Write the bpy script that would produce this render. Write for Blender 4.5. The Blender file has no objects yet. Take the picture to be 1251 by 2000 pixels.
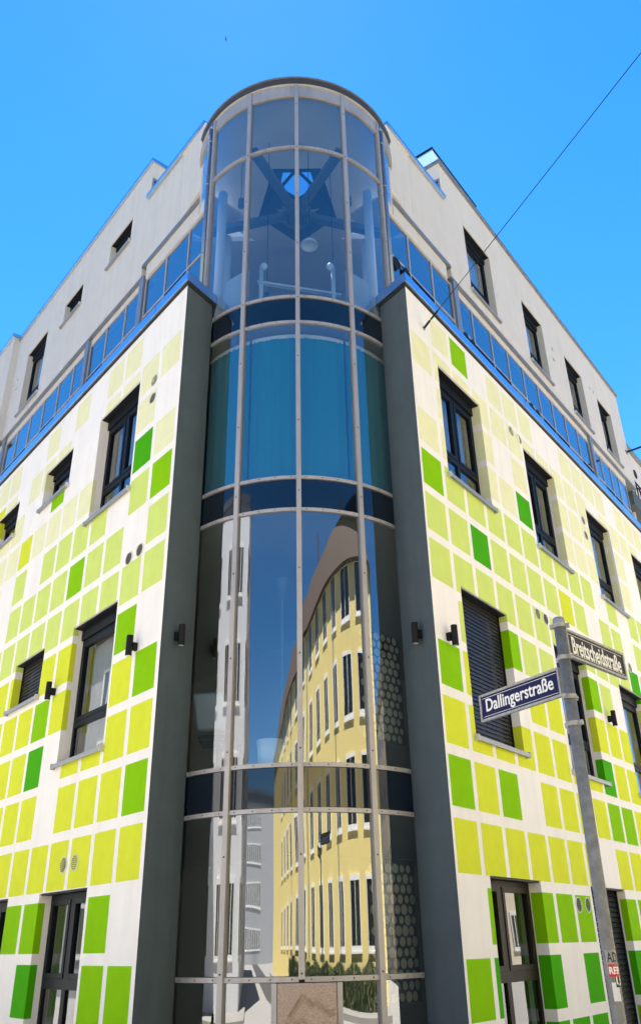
import bpy, math, random
from mathutils import Vector, Matrix
random.seed(7)
R = math.radians
sc = bpy.context.scene
col = sc.collection

# ------------------------------------------------------------------ camera
PIT, ROL, EYE = 0.4840, -0.0199, 1.6
cam_d = bpy.data.cameras.new('camera'); cam = bpy.data.objects.new('camera', cam_d); col.objects.link(cam)
fw = Vector((0, math.cos(PIT), math.sin(PIT))); up0 = Vector((0, -math.sin(PIT), math.cos(PIT))); rt0 = Vector((1, 0, 0))
cr, sr = math.cos(ROL), math.sin(ROL)
rt = rt0 * cr + up0 * sr; up = up0 * cr - rt0 * sr
cam.matrix_world = Matrix(((rt.x, up.x, -fw.x, 0), (rt.y, up.y, -fw.y, 0), (rt.z, up.z, -fw.z, EYE), (0, 0, 0, 1)))
cam_d.sensor_fit = 'VERTICAL'; cam_d.sensor_height = 36; cam_d.lens = 1605.53 / 2000 * 36
cam_d.clip_start = 0.1; cam_d.clip_end = 3000
sc.camera = cam

# ------------------------------------------------------------------ light
SUN_EL, SUN_AZ = 64, -9           # azimuth from +Y towards +X
world = bpy.data.worlds.new('World'); sc.world = world; world.use_nodes = True
nt = world.node_tree; nt.nodes.clear()
sky = nt.nodes.new('ShaderNodeTexSky'); sky.sky_type = 'NISHITA'; sky.sun_disc = False
sky.sun_elevation = R(SUN_EL); sky.sun_rotation = R(SUN_AZ)
sky.air_density = 1.0; sky.dust_density = 0.02; sky.ozone_density = 2.5; sky.altitude = 300
hs = nt.nodes.new('ShaderNodeHueSaturation'); hs.inputs['Saturation'].default_value = 1.36; hs.inputs['Hue'].default_value = 0.502
bg = nt.nodes.new('ShaderNodeBackground'); bg.inputs['Strength'].default_value = 0.05
ow = nt.nodes.new('ShaderNodeOutputWorld')
nt.links.new(sky.outputs[0], hs.inputs['Color']); nt.links.new(hs.outputs[0], bg.inputs[0]); nt.links.new(bg.outputs[0], ow.inputs[0])
sun_d = bpy.data.lights.new('sun', 'SUN'); sun_d.energy = 5.0; sun_d.angle = R(0.5); sun_d.color = (1, 0.94, 0.85)
sun = bpy.data.objects.new('sun', sun_d); col.objects.link(sun)
sd = Vector((math.sin(R(SUN_AZ)) * math.cos(R(SUN_EL)), math.cos(R(SUN_AZ)) * math.cos(R(SUN_EL)), math.sin(R(SUN_EL))))
sun.rotation_euler = sd.to_track_quat('Z', 'Y').to_euler(); sun.location = sd * 60
sc.view_settings.view_transform = 'Standard'; sc.view_settings.look = 'None'
sc.view_settings.gamma = 1; sc.view_settings.use_curve_mapping = False
sc.view_settings.exposure = 2.68
sc.render.engine = 'CYCLES'
sc.cycles.max_bounces = 10; sc.cycles.diffuse_bounces = 5; sc.cycles.glossy_bounces = 5
sc.cycles.transparent_max_bounces = 16; sc.cycles.use_denoising = True
sc.cycles.caustics_reflective = False

# ------------------------------------------------------------------ materials
def lin(r, g, b):
    f = lambda c: (c / 255 / 12.92) if c / 255 <= .04045 else ((c / 255 + .055) / 1.055) ** 2.4
    return (f(r), f(g), f(b), 1)
def mat(name, c, rough=.6, metal=0., noise=.0, nscale=6., bump=0., bscale=120., spec=.5, dirt=0., coat=0.):
    m = bpy.data.materials.new(name); m.use_nodes = True
    n = m.node_tree; b = n.nodes['Principled BSDF']
    c = tuple(c) + ((1,) if len(c) == 3 else ())
    b.inputs['Base Color'].default_value = c
    b.inputs['Roughness'].default_value = rough; b.inputs['Metallic'].default_value = metal
    b.inputs['Specular IOR Level'].default_value = spec
    b.inputs['Coat Weight'].default_value = coat
    tc = n.nodes.new('ShaderNodeTexCoord') if False else n.nodes.new('ShaderNodeNewGeometry')
    last = None
    if noise:
        t = n.nodes.new('ShaderNodeTexNoise'); t.inputs['Scale'].default_value = nscale; t.inputs['Detail'].default_value = 6; t.inputs['Roughness'].default_value = .65
        n.links.new(tc.outputs['Position'], t.inputs['Vector'])
        rmp = n.nodes.new('ShaderNodeMapRange'); rmp.inputs['From Min'].default_value = .3; rmp.inputs['From Max'].default_value = .7
        rmp.inputs['To Min'].default_value = 1 - noise; rmp.inputs['To Max'].default_value = 1 + noise
        n.links.new(t.outputs['Fac'], rmp.inputs['Value'])
        mx = n.nodes.new('ShaderNodeVectorMath'); mx.operation = 'SCALE'; mx.inputs[0].default_value = c[:3]
        n.links.new(rmp.outputs[0], mx.inputs['Scale']); last = mx.outputs[0]
        if dirt:
            # rain streaks: noise stretched vertically
            mp = n.nodes.new('ShaderNodeMapping'); mp.inputs['Scale'].default_value = (5, 5, .35)
            n.links.new(tc.outputs['Position'], mp.inputs['Vector'])
            t2 = n.nodes.new('ShaderNodeTexNoise'); t2.inputs['Scale'].default_value = 1.0; t2.inputs['Detail'].default_value = 8; t2.inputs['Roughness'].default_value = .7
            n.links.new(mp.outputs[0], t2.inputs['Vector'])
            r2 = n.nodes.new('ShaderNodeMapRange'); r2.inputs['From Min'].default_value = .45; r2.inputs['From Max'].default_value = .75
            r2.inputs['To Min'].default_value = 1; r2.inputs['To Max'].default_value = 1 - dirt
            n.links.new(t2.outputs['Fac'], r2.inputs['Value'])
            mx2 = n.nodes.new('ShaderNodeVectorMath'); mx2.operation = 'SCALE'
            n.links.new(last, mx2.inputs[0]); n.links.new(r2.outputs[0], mx2.inputs['Scale']); last = mx2.outputs[0]
        n.links.new(last, b.inputs['Base Color'])
    if bump:
        t = n.nodes.new('ShaderNodeTexNoise'); t.inputs['Scale'].default_value = bscale; t.inputs['Detail'].default_value = 4
        n.links.new(tc.outputs['Position'], t.inputs['Vector'])
        bp = n.nodes.new('ShaderNodeBump'); bp.inputs['Strength'].default_value = bump; bp.inputs['Distance'].default_value = .006
        n.links.new(t.outputs['Fac'], bp.inputs['Height']); n.links.new(bp.outputs[0], b.inputs['Normal'])
    return m
def glass(name, tint, refl, wob=.0, wscale=1.2):
    m = bpy.data.materials.new(name); m.use_nodes = True; n = m.node_tree; n.nodes.clear()
    out = n.nodes.new('ShaderNodeOutputMaterial'); mix = n.nodes.new('ShaderNodeMixShader')
    tr = n.nodes.new('ShaderNodeBsdfTransparent'); tr.inputs[0].default_value = tuple(tint) + (1,)
    gl = n.nodes.new('ShaderNodeBsdfGlossy'); gl.inputs['Roughness'].default_value = 0.0; gl.inputs['Color'].default_value = (.97, .98, 1, 1)
    lw = n.nodes.new('ShaderNodeLayerWeight'); lw.inputs['Blend'].default_value = .5
    pw = n.nodes.new('ShaderNodeMath'); pw.operation = 'POWER'; pw.inputs[1].default_value = 4
    ma = n.nodes.new('ShaderNodeMath'); ma.operation = 'MULTIPLY_ADD'; ma.inputs[1].default_value = 1 - refl; ma.inputs[2].default_value = refl
    n.links.new(lw.outputs['Facing'], pw.inputs[0]); n.links.new(pw.outputs[0], ma.inputs[0]); n.links.new(ma.outputs[0], mix.inputs[0])
    n.links.new(tr.outputs[0], mix.inputs[1]); n.links.new(gl.outputs[0], mix.inputs[2]); n.links.new(mix.outputs[0], out.inputs[0])
    if wob:
        g = n.nodes.new('ShaderNodeNewGeometry')
        t = n.nodes.new('ShaderNodeTexNoise'); t.inputs['Scale'].default_value = wscale; t.inputs['Detail'].default_value = 1
        n.links.new(g.outputs['Position'], t.inputs['Vector'])
        b = n.nodes.new('ShaderNodeBump'); b.inputs['Strength'].default_value = wob; b.inputs['Distance'].default_value = .02
        n.links.new(t.outputs['Fac'], b.inputs['Height']); n.links.new(b.outputs[0], gl.inputs['Normal'])
    return m

M = {}
M['plaster'] = mat('white_plaster', (.83, .78, .71), .85, noise=.03, nscale=2.2, bump=.4, bscale=80, spec=.1, dirt=.08)
M['plaster_top'] = mat('grey_white_plaster', (.60, .545, .48), .85, noise=.035, nscale=2, bump=.3, bscale=90, spec=.1, dirt=.09)
M['slate'] = mat('slate_paint', (.080, .102, .110), .8, noise=.08, nscale=3, bump=.4, bscale=90, spec=.2, dirt=.16)
TC = {'F': (.75, .725, .43), 'L': (.565, .66, .16), 'Y': (.62, .66, .038), 'G': (.225, .49, .002), 'D': (.06, .35, .003)}
for k, v in TC.items(): M['t' + k] = mat('wall_paint_' + {'F': 'cream', 'L': 'pale_green', 'Y': 'yellow_green', 'G': 'lime', 'D': 'green'}[k], v, .85, noise=.04, nscale=5, bump=.3, bscale=90, spec=.06, dirt=.03)
M['coping'] = mat('zinc_coping', (.50, .63, .78), .28, 1.0, noise=.06, nscale=1.5)
M['coping_dark'] = mat('weathered_coping', (.24, .25, .26), .45, .6, noise=.1)
M['alu'] = mat('aluminium', (.40, .37, .355), .45, .35, noise=.07, nscale=4, dirt=.25)
M['ribbon'] = mat('pale_ribbon_frame', (.42, .42, .44), .5, 0, noise=.04)
M['alu_grey'] = mat('grey_post', (.23, .25, .28), .45, .4, noise=.05)
M['zinc_pipe'] = mat('zinc_pipe', (.22, .29, .36), .4, .7, noise=.08)
M['roof_edge'] = mat('roof_edge', (.05, .043, .041), .6, .2, noise=.2, nscale=2)
M['frame'] = mat('anthracite_frame', (.007, .009, .012), .5, spec=.15)
M['frame_brown'] = mat('dark_brown_frame', (.016, .011, .008), .5, spec=.15)
M['shutter'] = mat('shutter_slats', (.016, .013, .0125), .5)
M['black'] = mat('black_metal', (.008, .008, .0085), .6, spec=.2)
M['gap_and_screw'] = mat('shadow_gap_and_screws', (.01, .01, .01), .8)  # black for the screws and for the shade painted under the coping
M['sill'] = mat('sill_metal', (.30, .30, .29), .45, .25)
M['sill_end'] = mat('sill_end', (.5, .48, .45), .5)
M['blind'] = mat('linen_blind', (.42, .40, .35), .9, noise=.05, nscale=8)
M['inner'] = mat('room_paint', (.34, .32, .27), .9)
M['inner_dark'] = mat('room_dark', (.30, .285, .22), .9)
M['inner_white'] = mat('room_white', (.75, .74, .70), .8)
M['ceiling'] = mat('room_ceiling', (.42, .42, .42), .9)
M['shaft'] = mat('shaft_blue', (.012, .028, .06), .7)
M['steel_blue'] = mat('painted_steel', (.085, .11, .14), .5)
M['curtain'] = mat('teal_curtain', (.003, .20, .275), .85)
M['lace'] = mat('curtain_heading', (.75, .78, .78), .9)
M['honey'] = mat('screen_dark', (.006, .007, .007), .7)
M['honey_disc'] = mat('screen_disc', (.42, .38, .28), .8)
M['spandrel'] = mat('spandrel_glass', (.004, .008, .016), .04, spec=.7, coat=.2)
M['glass_t'] = glass('curved_glass', (.66, .73, .74), .235, .22, 1.1)
M['glass_up'] = glass('curved_glass_upper', (.52, .63, .72), .19, .15, 1.0)
M['glass_w'] = glass('window_glass', (.58, .63, .64), .10, .06)
M['glass_d'] = glass('door_glass', (.45, .50, .50), .06, .06)
M['glass_b'] = glass('band_glass', (.14, .19, .27), .27, .05)
def frosted(name):
    m = bpy.data.materials.new(name); m.use_nodes = True; n = m.node_tree; n.nodes.clear()
    out = n.nodes.new('ShaderNodeOutputMaterial'); mix = n.nodes.new('ShaderNodeMixShader'); mix.inputs[0].default_value = .30
    tr = n.nodes.new('ShaderNodeBsdfTransparent'); tl = n.nodes.new('ShaderNodeBsdfTranslucent'); tl.inputs[0].default_value = (.45, .55, .55, 1)
    n.links.new(tr.outputs[0], mix.inputs[1]); n.links.new(tl.outputs[0], mix.inputs[2]); n.links.new(mix.outputs[0], out.inputs[0])
    return m
M['frosted'] = frosted('frosted_glass')
M['glass_sky'] = glass('clear_glass', (.9, .95, .95), .10)
M['stone'] = mat('granite', (.44, .32, .245), .85, noise=.35, nscale=90, bump=.8, bscale=60)
M['galv'] = mat('galvanised_steel', (.175, .175, .17), .6, .1, noise=.3, nscale=22, bump=.2, bscale=60, dirt=.3)
M['clamp'] = mat('clamp_steel', (.34, .33, .31), .5, .3, noise=.3, nscale=40, dirt=.2)
M['sign_blue'] = mat('enamel_blue', (.0035, .0045, .050), .5, noise=.12, nscale=8, spec=.25)
M['sign_brown'] = mat('enamel_faded', (.022, .018, .018), .5, noise=.2, nscale=14, spec=.25)
M['letter'] = mat('enamel_white', (.78, .76, .70), .5, noise=.06, nscale=20)
M['red'] = mat('sticker_red', (.45, .01, .025), .5)
M['paper'] = mat('sticker_paper', (.62, .62, .6), .8, noise=.1, nscale=30)
M['worn_paper'] = mat('worn_sticker', (.27, .265, .25), .8, noise=.4, nscale=60)
M['ink'] = mat('sticker_ink', (.02, .012, .012), .6)
M['white_metal'] = mat('white_enamel', (.8, .8, .78), .4)
M['vent'] = mat('vent_plastic', (.15, .145, .12), .6)
M['vent_white'] = mat('vent_ring', (.60, .60, .48), .6)
M['asphalt'] = mat('asphalt', (.06, .06, .06), .9, noise=.2, nscale=8, bump=.4)
M['setts'] = mat('granite_setts', (.285, .275, .262), .9, noise=.15, nscale=2, bump=.3, bscale=9)
M['paving'] = mat('concrete_paving', (.27, .26, .24), .9, noise=.12, nscale=3, bump=.3)
M['kerb'] = mat('granite_kerb', (.35, .34, .33), .85, noise=.15, nscale=20)
M['yellow'] = mat('yellow_render', (.72, .60, .245), .9, noise=.04, nscale=1.5, bump=.2, spec=.2)
M['cream'] = mat('cream_render', (.72, .63, .49), .9, noise=.04, nscale=1.5, spec=.2)
M['whiterender'] = mat('white_render', (.66, .67, .69), .9, noise=.04, nscale=1.5, spec=.2)
M['greyrender'] = mat('pale_grey_render', (.33, .34, .35), .9, noise=.04, nscale=1.5, spec=.2)
M['rooftile'] = mat('clay_tiles', (.045, .029, .022), .85, noise=.25, nscale=6, bump=.6, bscale=14)
M['winwhite'] = mat('white_window_frame', (.75, .75, .72), .5)
M['dark_pane'] = mat('far_pane', (.012, .016, .018), .05, spec=.8)
M['red_tile'] = mat('red_tiles', (.22, .045, .03), .85)
M['bird'] = mat('bird_feathers', (.03, .03, .035), .8)
M['green_leaf'] = mat('hedge_leaf', (.03, .055, .018), .8, noise=.3, nscale=12)
M['tyre'] = mat('tyre_rubber', (.015, .015, .015), .8)
M['car_blue'] = mat('car_paint', (.03, .05, .09), .25, .3, coat=.8)
M['orange'] = mat('orange_shade', (.75, .33, .10), .8)

# ------------------------------------------------------------------ mesh helpers
class MB:
    def __init__(s): s.v = []; s.f = []; s.m = []; s.mi = 0
    def face(s, pts):
        i = len(s.v); s.v += [tuple(p) for p in pts]; s.f.append(tuple(range(i, i + len(pts)))); s.m.append(s.mi)
    def hexa(s, p, skip=()):
        # p: 8 points, bottom ring 0-3 then top ring 4-7
        i = len(s.v); s.v += [tuple(q) for q in p]
        for k, q in enumerate(((0, 3, 2, 1), (4, 5, 6, 7), (0, 1, 5, 4), (1, 2, 6, 5), (2, 3, 7, 6), (3, 0, 4, 7))):
            if k in skip: continue
            s.f.append(tuple(i + a for a in q)); s.m.append(s.mi)
    def box(s, x0, x1, y0, y1, z0, z1):
        s.hexa([(x0, y0, z0), (x1, y0, z0), (x1, y1, z0), (x0, y1, z0), (x0, y0, z1), (x1, y0, z1), (x1, y1, z1), (x0, y1, z1)])
    def tube(s, a, b, r0, r1=None, n=10, caps=True):
        r1 = r0 if r1 is None else r1
        a, b = Vector(a), Vector(b); d = (b - a).normalized()
        u = d.orthogonal().normalized(); w = d.cross(u)
        i = len(s.v)
        for p, r in ((a, r0), (b, r1)):
            for k in range(n):
                t = 2 * math.pi * k / n; s.v.append(tuple(p + u * (r * math.cos(t)) + w * (r * math.sin(t))))
        for k in range(n):
            s.f.append((i + k, i + (k + 1) % n, i + n + (k + 1) % n, i + n + k)); s.m.append(s.mi)
        if caps:
            s.f.append(tuple(i + k for k in reversed(range(n)))); s.m.append(s.mi)
            s.f.append(tuple(i + n + k for k in range(n))); s.m.append(s.mi)
    def lathe(s, c, prof, n=16, axis=Vector((0, 0, 1))):
        axis = Vector(axis).normalized(); u = axis.orthogonal().normalized(); w = axis.cross(u); c = Vector(c)
        i = len(s.v)
        for r, h in prof:
            for k in range(n):
                t = 2 * math.pi * k / n; s.v.append(tuple(c + axis * h + u * (r * math.cos(t)) + w * (r * math.sin(t))))
        for j in range(len(prof) - 1):
            for k in range(n):
                s.f.append((i + j * n + k, i + j * n + (k + 1) % n, i + (j + 1) * n + (k + 1) % n, i + (j + 1) * n + k)); s.m.append(s.mi)
    def prism(s, poly, z0, z1):
        i = len(s.v); n = len(poly)
        s.v += [(p[0], p[1], z0) for p in poly] + [(p[0], p[1], z1) for p in poly]
        s.f.append(tuple(i + k for k in reversed(range(n)))); s.m.append(s.mi)
        s.f.append(tuple(i + n + k for k in range(n))); s.m.append(s.mi)
        for k in range(n): s.f.append((i + k, i + (k + 1) % n, i + n + (k + 1) % n, i + n + k)); s.m.append(s.mi)
    def build(s, name, mats, parent=None, smooth=False, origin=None, bevel=0.):
        me = bpy.data.meshes.new(name)
        o0 = Vector(origin) if origin is not None else None
        vs = [tuple(Vector(v) - o0) for v in s.v] if o0 is not None else s.v
        me.from_pydata(vs, [], s.f); me.update()
        if not isinstance(mats, (list, tuple)): mats = [mats]
        for q in mats: me.materials.append(q)
        if len(mats) > 1:
            for p, k in zip(me.polygons, s.m): p.material_index = k
        if smooth:
            for p in me.polygons: p.use_smooth = True
        o = bpy.data.objects.new(name, me); col.objects.link(o)
        if o0 is not None: o.location = o0
        if parent is not None: attach(o, parent)
        if bevel:
            bm = o.modifiers.new('bevel', 'BEVEL'); bm.width = bevel; bm.segments = 2; bm.limit_method = 'ANGLE'
        return o
def wloc(o):
    p = Vector(o.location)
    return p + wloc(o.parent) if o.parent else p
def attach(o, parent):          # world-space geometry under a parent that is only translated
    o.parent = parent; o.location = Vector(o.location) - wloc(parent)
def tag(o, label=None, cat=None, group=None, kind=None):
    if label: o['label'] = label
    if cat: o['category'] = cat
    if group: o['group'] = group
    if kind: o['kind'] = kind
    return o
def thing(name, label, cat, loc, group=None):
    o = bpy.data.objects.new(name, None); col.objects.link(o); o.location = loc; o.empty_display_size = .3
    return tag(o, label, cat, group)
def dup(o, parent=None, dloc=None):
    c = o.copy(); col.objects.link(c)
    if parent: c.parent = parent
    if dloc is not None: c.location = dloc
    for ch in list(o.children): dup(ch, c)
    return c

# ------------------------------------------------------------------ plan frames
U, H = .62, .57269
CL = Vector((-1.802836, 8.560588)); dL = Vector((-.63745939, .77048396))
CR = Vector((1.258104, 8.64249)); dR = Vector((.59647037, .8026351))
nL = Vector((dL.y, -dL.x)); nR = Vector((-dR.y, dR.x))
FR = {'L': (CL, dL, nL), 'R': (CR, dR, nR)}
def P(side, s, off, z):
    C, d, n = FR[side]; q = C + d * s + n * off
    return Vector((q.x, q.y, z))
def fbox(mb, side, s0, s1, o0, o1, z0, z1):
    mb.hexa([P(side, s0, o0, z0), P(side, s1, o0, z0), P(side, s1, o1, z0), P(side, s0, o1, z0), P(side, s0, o0, z1), P(side, s1, o0, z1), P(side, s1, o1, z1), P(side, s0, o1, z1)])
def fquad(mb, side, s0, s1, z0, z1, off):
    mb.face([P(side, s0, off, z0), P(side, s1, off, z0), P(side, s1, off, z1), P(side, s0, off, z1)])
CX, CY, TR_, PH = -.338, 11.02, 1.797, .036
KT = .92            # tower plan and heights were measured at 1 / KT of their real size
def zz(z): return EYE + (z - EYE) * KT
def S(x, y, z): return Vector((x * KT, y * KT, zz(z)))
def T(a, r, z):     # a in degrees from the tower's facing direction
    t = PH + R(a); return S(CX + r * math.sin(t), CY - r * math.cos(t), z)
def cbox(mb, a0, a1, r0, r1, z0, z1, n=8):
    for k in range(n):
        b0 = a0 + (a1 - a0) * k / n; b1 = a0 + (a1 - a0) * (k + 1) / n
        sk = [] 
        if k > 0: sk.append(5)
        if k < n - 1: sk.append(3)
        mb.hexa([T(b0, r1, z0), T(b1, r1, z0), T(b1, r0, z0), T(b0, r0, z0), T(b0, r1, z1), T(b1, r1, z1), T(b1, r0, z1), T(b0, r0, z1)], skip=sk)
def cpatch(mb, a0, a1, r, z0, z1, n=8):
    i = len(mb.v)
    for k in range(n + 1):
        b = a0 + (a1 - a0) * k / n; mb.v += [tuple(T(b, r, z0)), tuple(T(b, r, z1))]
    for k in range(n): mb.f.append((i + 2 * k, i + 2 * k + 2, i + 2 * k + 3, i + 2 * k + 1)); mb.m.append(mb.mi)

# ------------------------------------------------------------------ ground
g = MB(); g.face([(-900, -900, 0), (900, -900, 0), (900, 900, 0), (-900, 900, 0)])
tag(g.build('ground', M['setts']), kind='structure')

# ==================================================================  the corner building
bld = thing('office_building', 'white corner building painted with green squares round a rounded glass stair tower', 'building', (0, 9.2, 0))
cornerL, cornerR = -.08, -.05
W = 1.245
WIN = {'R': [], 'L': []}
for s0 in (.68, 3.445, 6.145, 8.66, 11.4):
    WIN['R'] += [(s0, s0 + W, 6.93, 8.72, 'double' if s0 < 5 else 'single'), (s0, s0 + W, 3.59, 5.385, 'shutter' if s0 < 1 else ('tilt' if s0 < 5 else 'single')), (s0 - .02, s0 - .02 + W, .10, 2.19, 'door' if s0 < 1 else ('louvre' if s0 < 5 else 'door'))]
WIN['L'] = [(1.10, 2.345, 6.94, 8.715, 'double'), (3.315, 4.38, 8.0, 8.715, 'small'), (5.555, 6.62, 8.0, 8.715, 'small'), (7.85, 9.05, 6.94, 8.715, 'single'),
            (1.095, 2.36, 3.60, 5.385, 'single'), (3.31, 4.375, 4.665, 5.375, 'small_shutter'), (5.55, 6.61, 4.665, 5.375, 'small'), (7.85, 9.05, 3.6, 5.385, 'single'),
            (1.115, 2.37, .10, 2.17, 'door'), (3.335, 4.6, .10, 2.165, 'door'), (5.8, 7.0, .10, 2.165, 'door')]
REV = .15
def wall_with_holes(side, s0, s1, z0, z1, off, holes, depth, name, material):
    mb = MB()
    ss = sorted({s0, s1} | {h[0] for h in holes} | {h[1] for h in holes}); zs = sorted({z0, z1} | {h[2] for h in holes} | {h[3] for h in holes})
    ss = [s for s in ss if s0 <= s <= s1]; zs = [z for z in zs if z0 <= z <= z1]
    for a, b in zip(ss, ss[1:]):
        run = None
        for c, d in zip(zs, zs[1:]):
            solid = not any(h[0] <= (a + b) / 2 <= h[1] and h[2] <= (c + d) / 2 <= h[3] for h in holes)
            if solid: run = [c, d] if run is None else [run[0], d]
            if (not solid or d == zs[-1]) and run:
                fquad(mb, side, a, b, run[0], run[1], off); run = None
    D = off + depth
    for h in holes:
        a, b, c, d = h[:4]
        mb.face([P(side, a, off, c), P(side, a, off, d), P(side, a, D, d), P(side, a, D, c)])
        mb.face([P(side, b, off, c), P(side, b, off, d), P(side, b, D, d), P(side, b, D, c)])
        mb.face([P(side, a, off, d), P(side, b, off, d), P(side, b, D, d), P(side, a, D, d)])
        mb.face([P(side, a, off, c), P(side, b, off, c), P(side, b, D, c), P(side, a, D, c)])
    # wall ends and inside face give the wall its thickness
    for s in ((s1,) if off == 0 else (s0, s1)): mb.face([P(side, s, off, z0), P(side, s, off, z1), P(side, s, D, z1), P(side, s, D, z0)])
    return mb.build(name, material, bld)
facade = {}
facade['R'] = wall_with_holes('R', cornerR, 14.0, 0, 9.62, 0, WIN['R'], .30, 'facade_wall', M['plaster'])
facade['L'] = wall_with_holes('L', cornerL, 11.0, 0, 9.62, 0, WIN['L'], .30, 'facade_wall', M['plaster'])
facade['R']['label'] = 'right facade wall of cream render with green squares'; facade['L']['label'] = 'left facade wall of white render with green squares'

# painted squares ----------------------------------------------------------
EXC = {'R': {(-1, 0): 'W', (-1, 2): 'G', (-1, 3): 'W', (-1, 7): 'W', (-1, 8): 'W', (1, 0): 'W', (1, 4): 'W', (2, 5): 'D', (3, 0): 'G', (3, 10): 'W', (3, 12): 'W', (4, 2): 'D', (4, 7): 'Y', (4, 9): 'W', (4, 12): 'W',
             (6, 0): 'W', (6, 3): 'G', (6, 8): 'G', (6, 10): 'W', (7, 0): 'G', (7, 3): 'W', (9, 0): 'G', (9, 2): 'G', (9, 3): 'W', (8, 8): 'D', (9, 8): 'G', (9, 9): 'G', (10, 7): 'W', (11, 0): 'W', (12, 1): 'D',
             (12, 3): 'D', (12, 4): 'W', (12, 5): 'D', (12, 8): 'D', (13, 3): 'D', (13, 4): 'D', (13, 5): 'D', (5, 12): 'D', (0, 11): 'W', (1, 14): 'W', (-1, 13): 'W', (2, 14): 'W', (0, 16): 'W', (5, 14): 'W', (7, 13): 'W'},
       'L': {(-1, 0): 'W', (-1, 1): 'W', (-1, 4): 'W', (-1, 6): 'W', (-1, 8): 'W', (-1, 9): 'W', (0, 4): 'W', (0, 5): 'W', (1, 0): 'W', (1, 4): 'W', (1, 5): 'W', (2, 4): 'F', (3, 0): 'G', (2, 1): 'D', (2, 2): 'W', (2, 3): 'W', (3, 2): 'W', (1, 6): 'G', (1, 7): 'W', (2, 8): 'Y',
             (3, 7): 'W', (3, 9): 'W', (1, 8): 'W', (0, 11): 'Y', (1, 11): 'Y', (4, 1): 'W', (4, 4): 'G', (6, 0): 'W', (6, 1): 'G', (7, 0): 'G', (8, 4): 'W', (7, 5): 'G', (8, 5): 'D', (9, 0): 'G', (9, 4): 'W', (11, 0): 'W', (12, 4): 'D',
             (12, 5): 'W', (4, 9): 'W', (4, 10): 'W', (0, 9): 'W', (5, 11): 'W', (13, 4): 'G', (3, 10): 'F', (3, 11): 'F'}}
def base_col(side, r):
    if r <= 2: return 'F'
    if r <= (6 if side == 'R' else 5): return 'L'
    if r <= 10: return 'Y'
    return 'G'
def project(p):
    q = p - Vector((0, 0, EYE)); d = q.dot(fw)
    return (625.5 + 1605.5 * q.dot(rt) / d, 1000 - 1605.5 * q.dot(up) / d) if d > .1 else (-9999, 0)
tile_cache = {}
rest = {'R': MB(), 'L': MB()}
mats_order = 'FLYGD'
n_tiles = 0
for side in 'LR':
    TW, TH = .482, (.505 if side == 'R' else .512)
    smax = 10.9 if side == 'R' else 8.4
    tiles = []
    for r in range(-1, 14):
        for c in range(0, int(smax / H) + 1):
            k = EXC[side].get((r, c), base_col(side, r))
            if k == 'W': continue
            a0, a1 = c * H, c * H + TW; b1 = 8.892 - U * r; b0 = b1 - TH
            holes = [h for h in WIN[side] if h[0] < a1 and h[1] > a0 and h[2] < b1 and h[3] > b0]
            rects = [(a0, a1, b0, b1)]; wraps = []
            for h in holes:
                nr = []
                for (p0, p1, q0, q1) in rects:
                    x0, x1, y0, y1 = max(p0, h[0]), min(p1, h[1]), max(q0, h[2]), min(q1, h[3])
                    if x0 >= x1 or y0 >= y1: nr.append((p0, p1, q0, q1)); continue
                    if p0 < x0: nr.append((p0, x0, q0, q1))
                    if x1 < p1: nr.append((x1, p1, q0, q1))
                    if y1 < q1: nr.append((x0, x1, y1, q1))
                    if q0 < y0: nr.append((x0, x1, q0, y0))
                rects = nr
            for h in WIN[side]:
                if h[2] < b1 and h[3] > b0 and a0 < h[1] and a1 > h[1] - REV + .02:
                    wraps.append((h[1], max(0, h[1] - a1), min(REV - .012, h[1] - a0), max(b0, h[2]), min(b1, h[3])))
            rects = [q for q in rects if q[1] - q[0] > .02 and q[3] - q[2] > .02]
            if not rects and not wraps: continue
            pc = project(P(side, (a0 + a1) / 2, 0, (b0 + b1) / 2))
            vis = -60 < pc[0] < 1311 and -60 < pc[1] < 2060
            tiles.append((k, a0, a1, b0, b1, rects, wraps, vis, not holes and not wraps))
    for (k, a0, a1, b0, b1, rects, wraps, vis, whole) in tiles:
        org = P(side, a0, 0, b0)
        if whole and vis and (side, k) in tile_cache:
            o = tile_cache[(side, k)].copy(); col.objects.link(o); o.parent = facade[side]; o.location = org - wloc(facade[side]); n_tiles += 1; continue
        mb = MB() if vis else rest[side]
        mb.mi = 0 if vis else mats_order.index(k)
        for (p0, p1, q0, q1) in rects: fbox(mb, side, p0, p1, -.002, .0005, q0, q1)
        C, d, n = FR[side]
        for (s, e0, e1, q0, q1) in wraps:
            mb.hexa([P(side, s - .002, e0, q0), P(side, s + .0005, e0, q0), P(side, s + .0005, e1, q0), P(side, s - .002, e1, q0), P(side, s - .002, e0, q1), P(side, s + .0005, e0, q1), P(side, s + .0005, e1, q1), P(side, s - .002, e1, q1)])
        if vis:
            o = mb.build('painted_square', M['t' + k], facade[side], origin=org); n_tiles += 1
            if whole: tile_cache[(side, k)] = o
    if rest[side].f:
        o = rest[side].build('painted_squares', [M['t' + q] for q in mats_order], facade[side]); o['kind'] = 'stuff'

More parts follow.
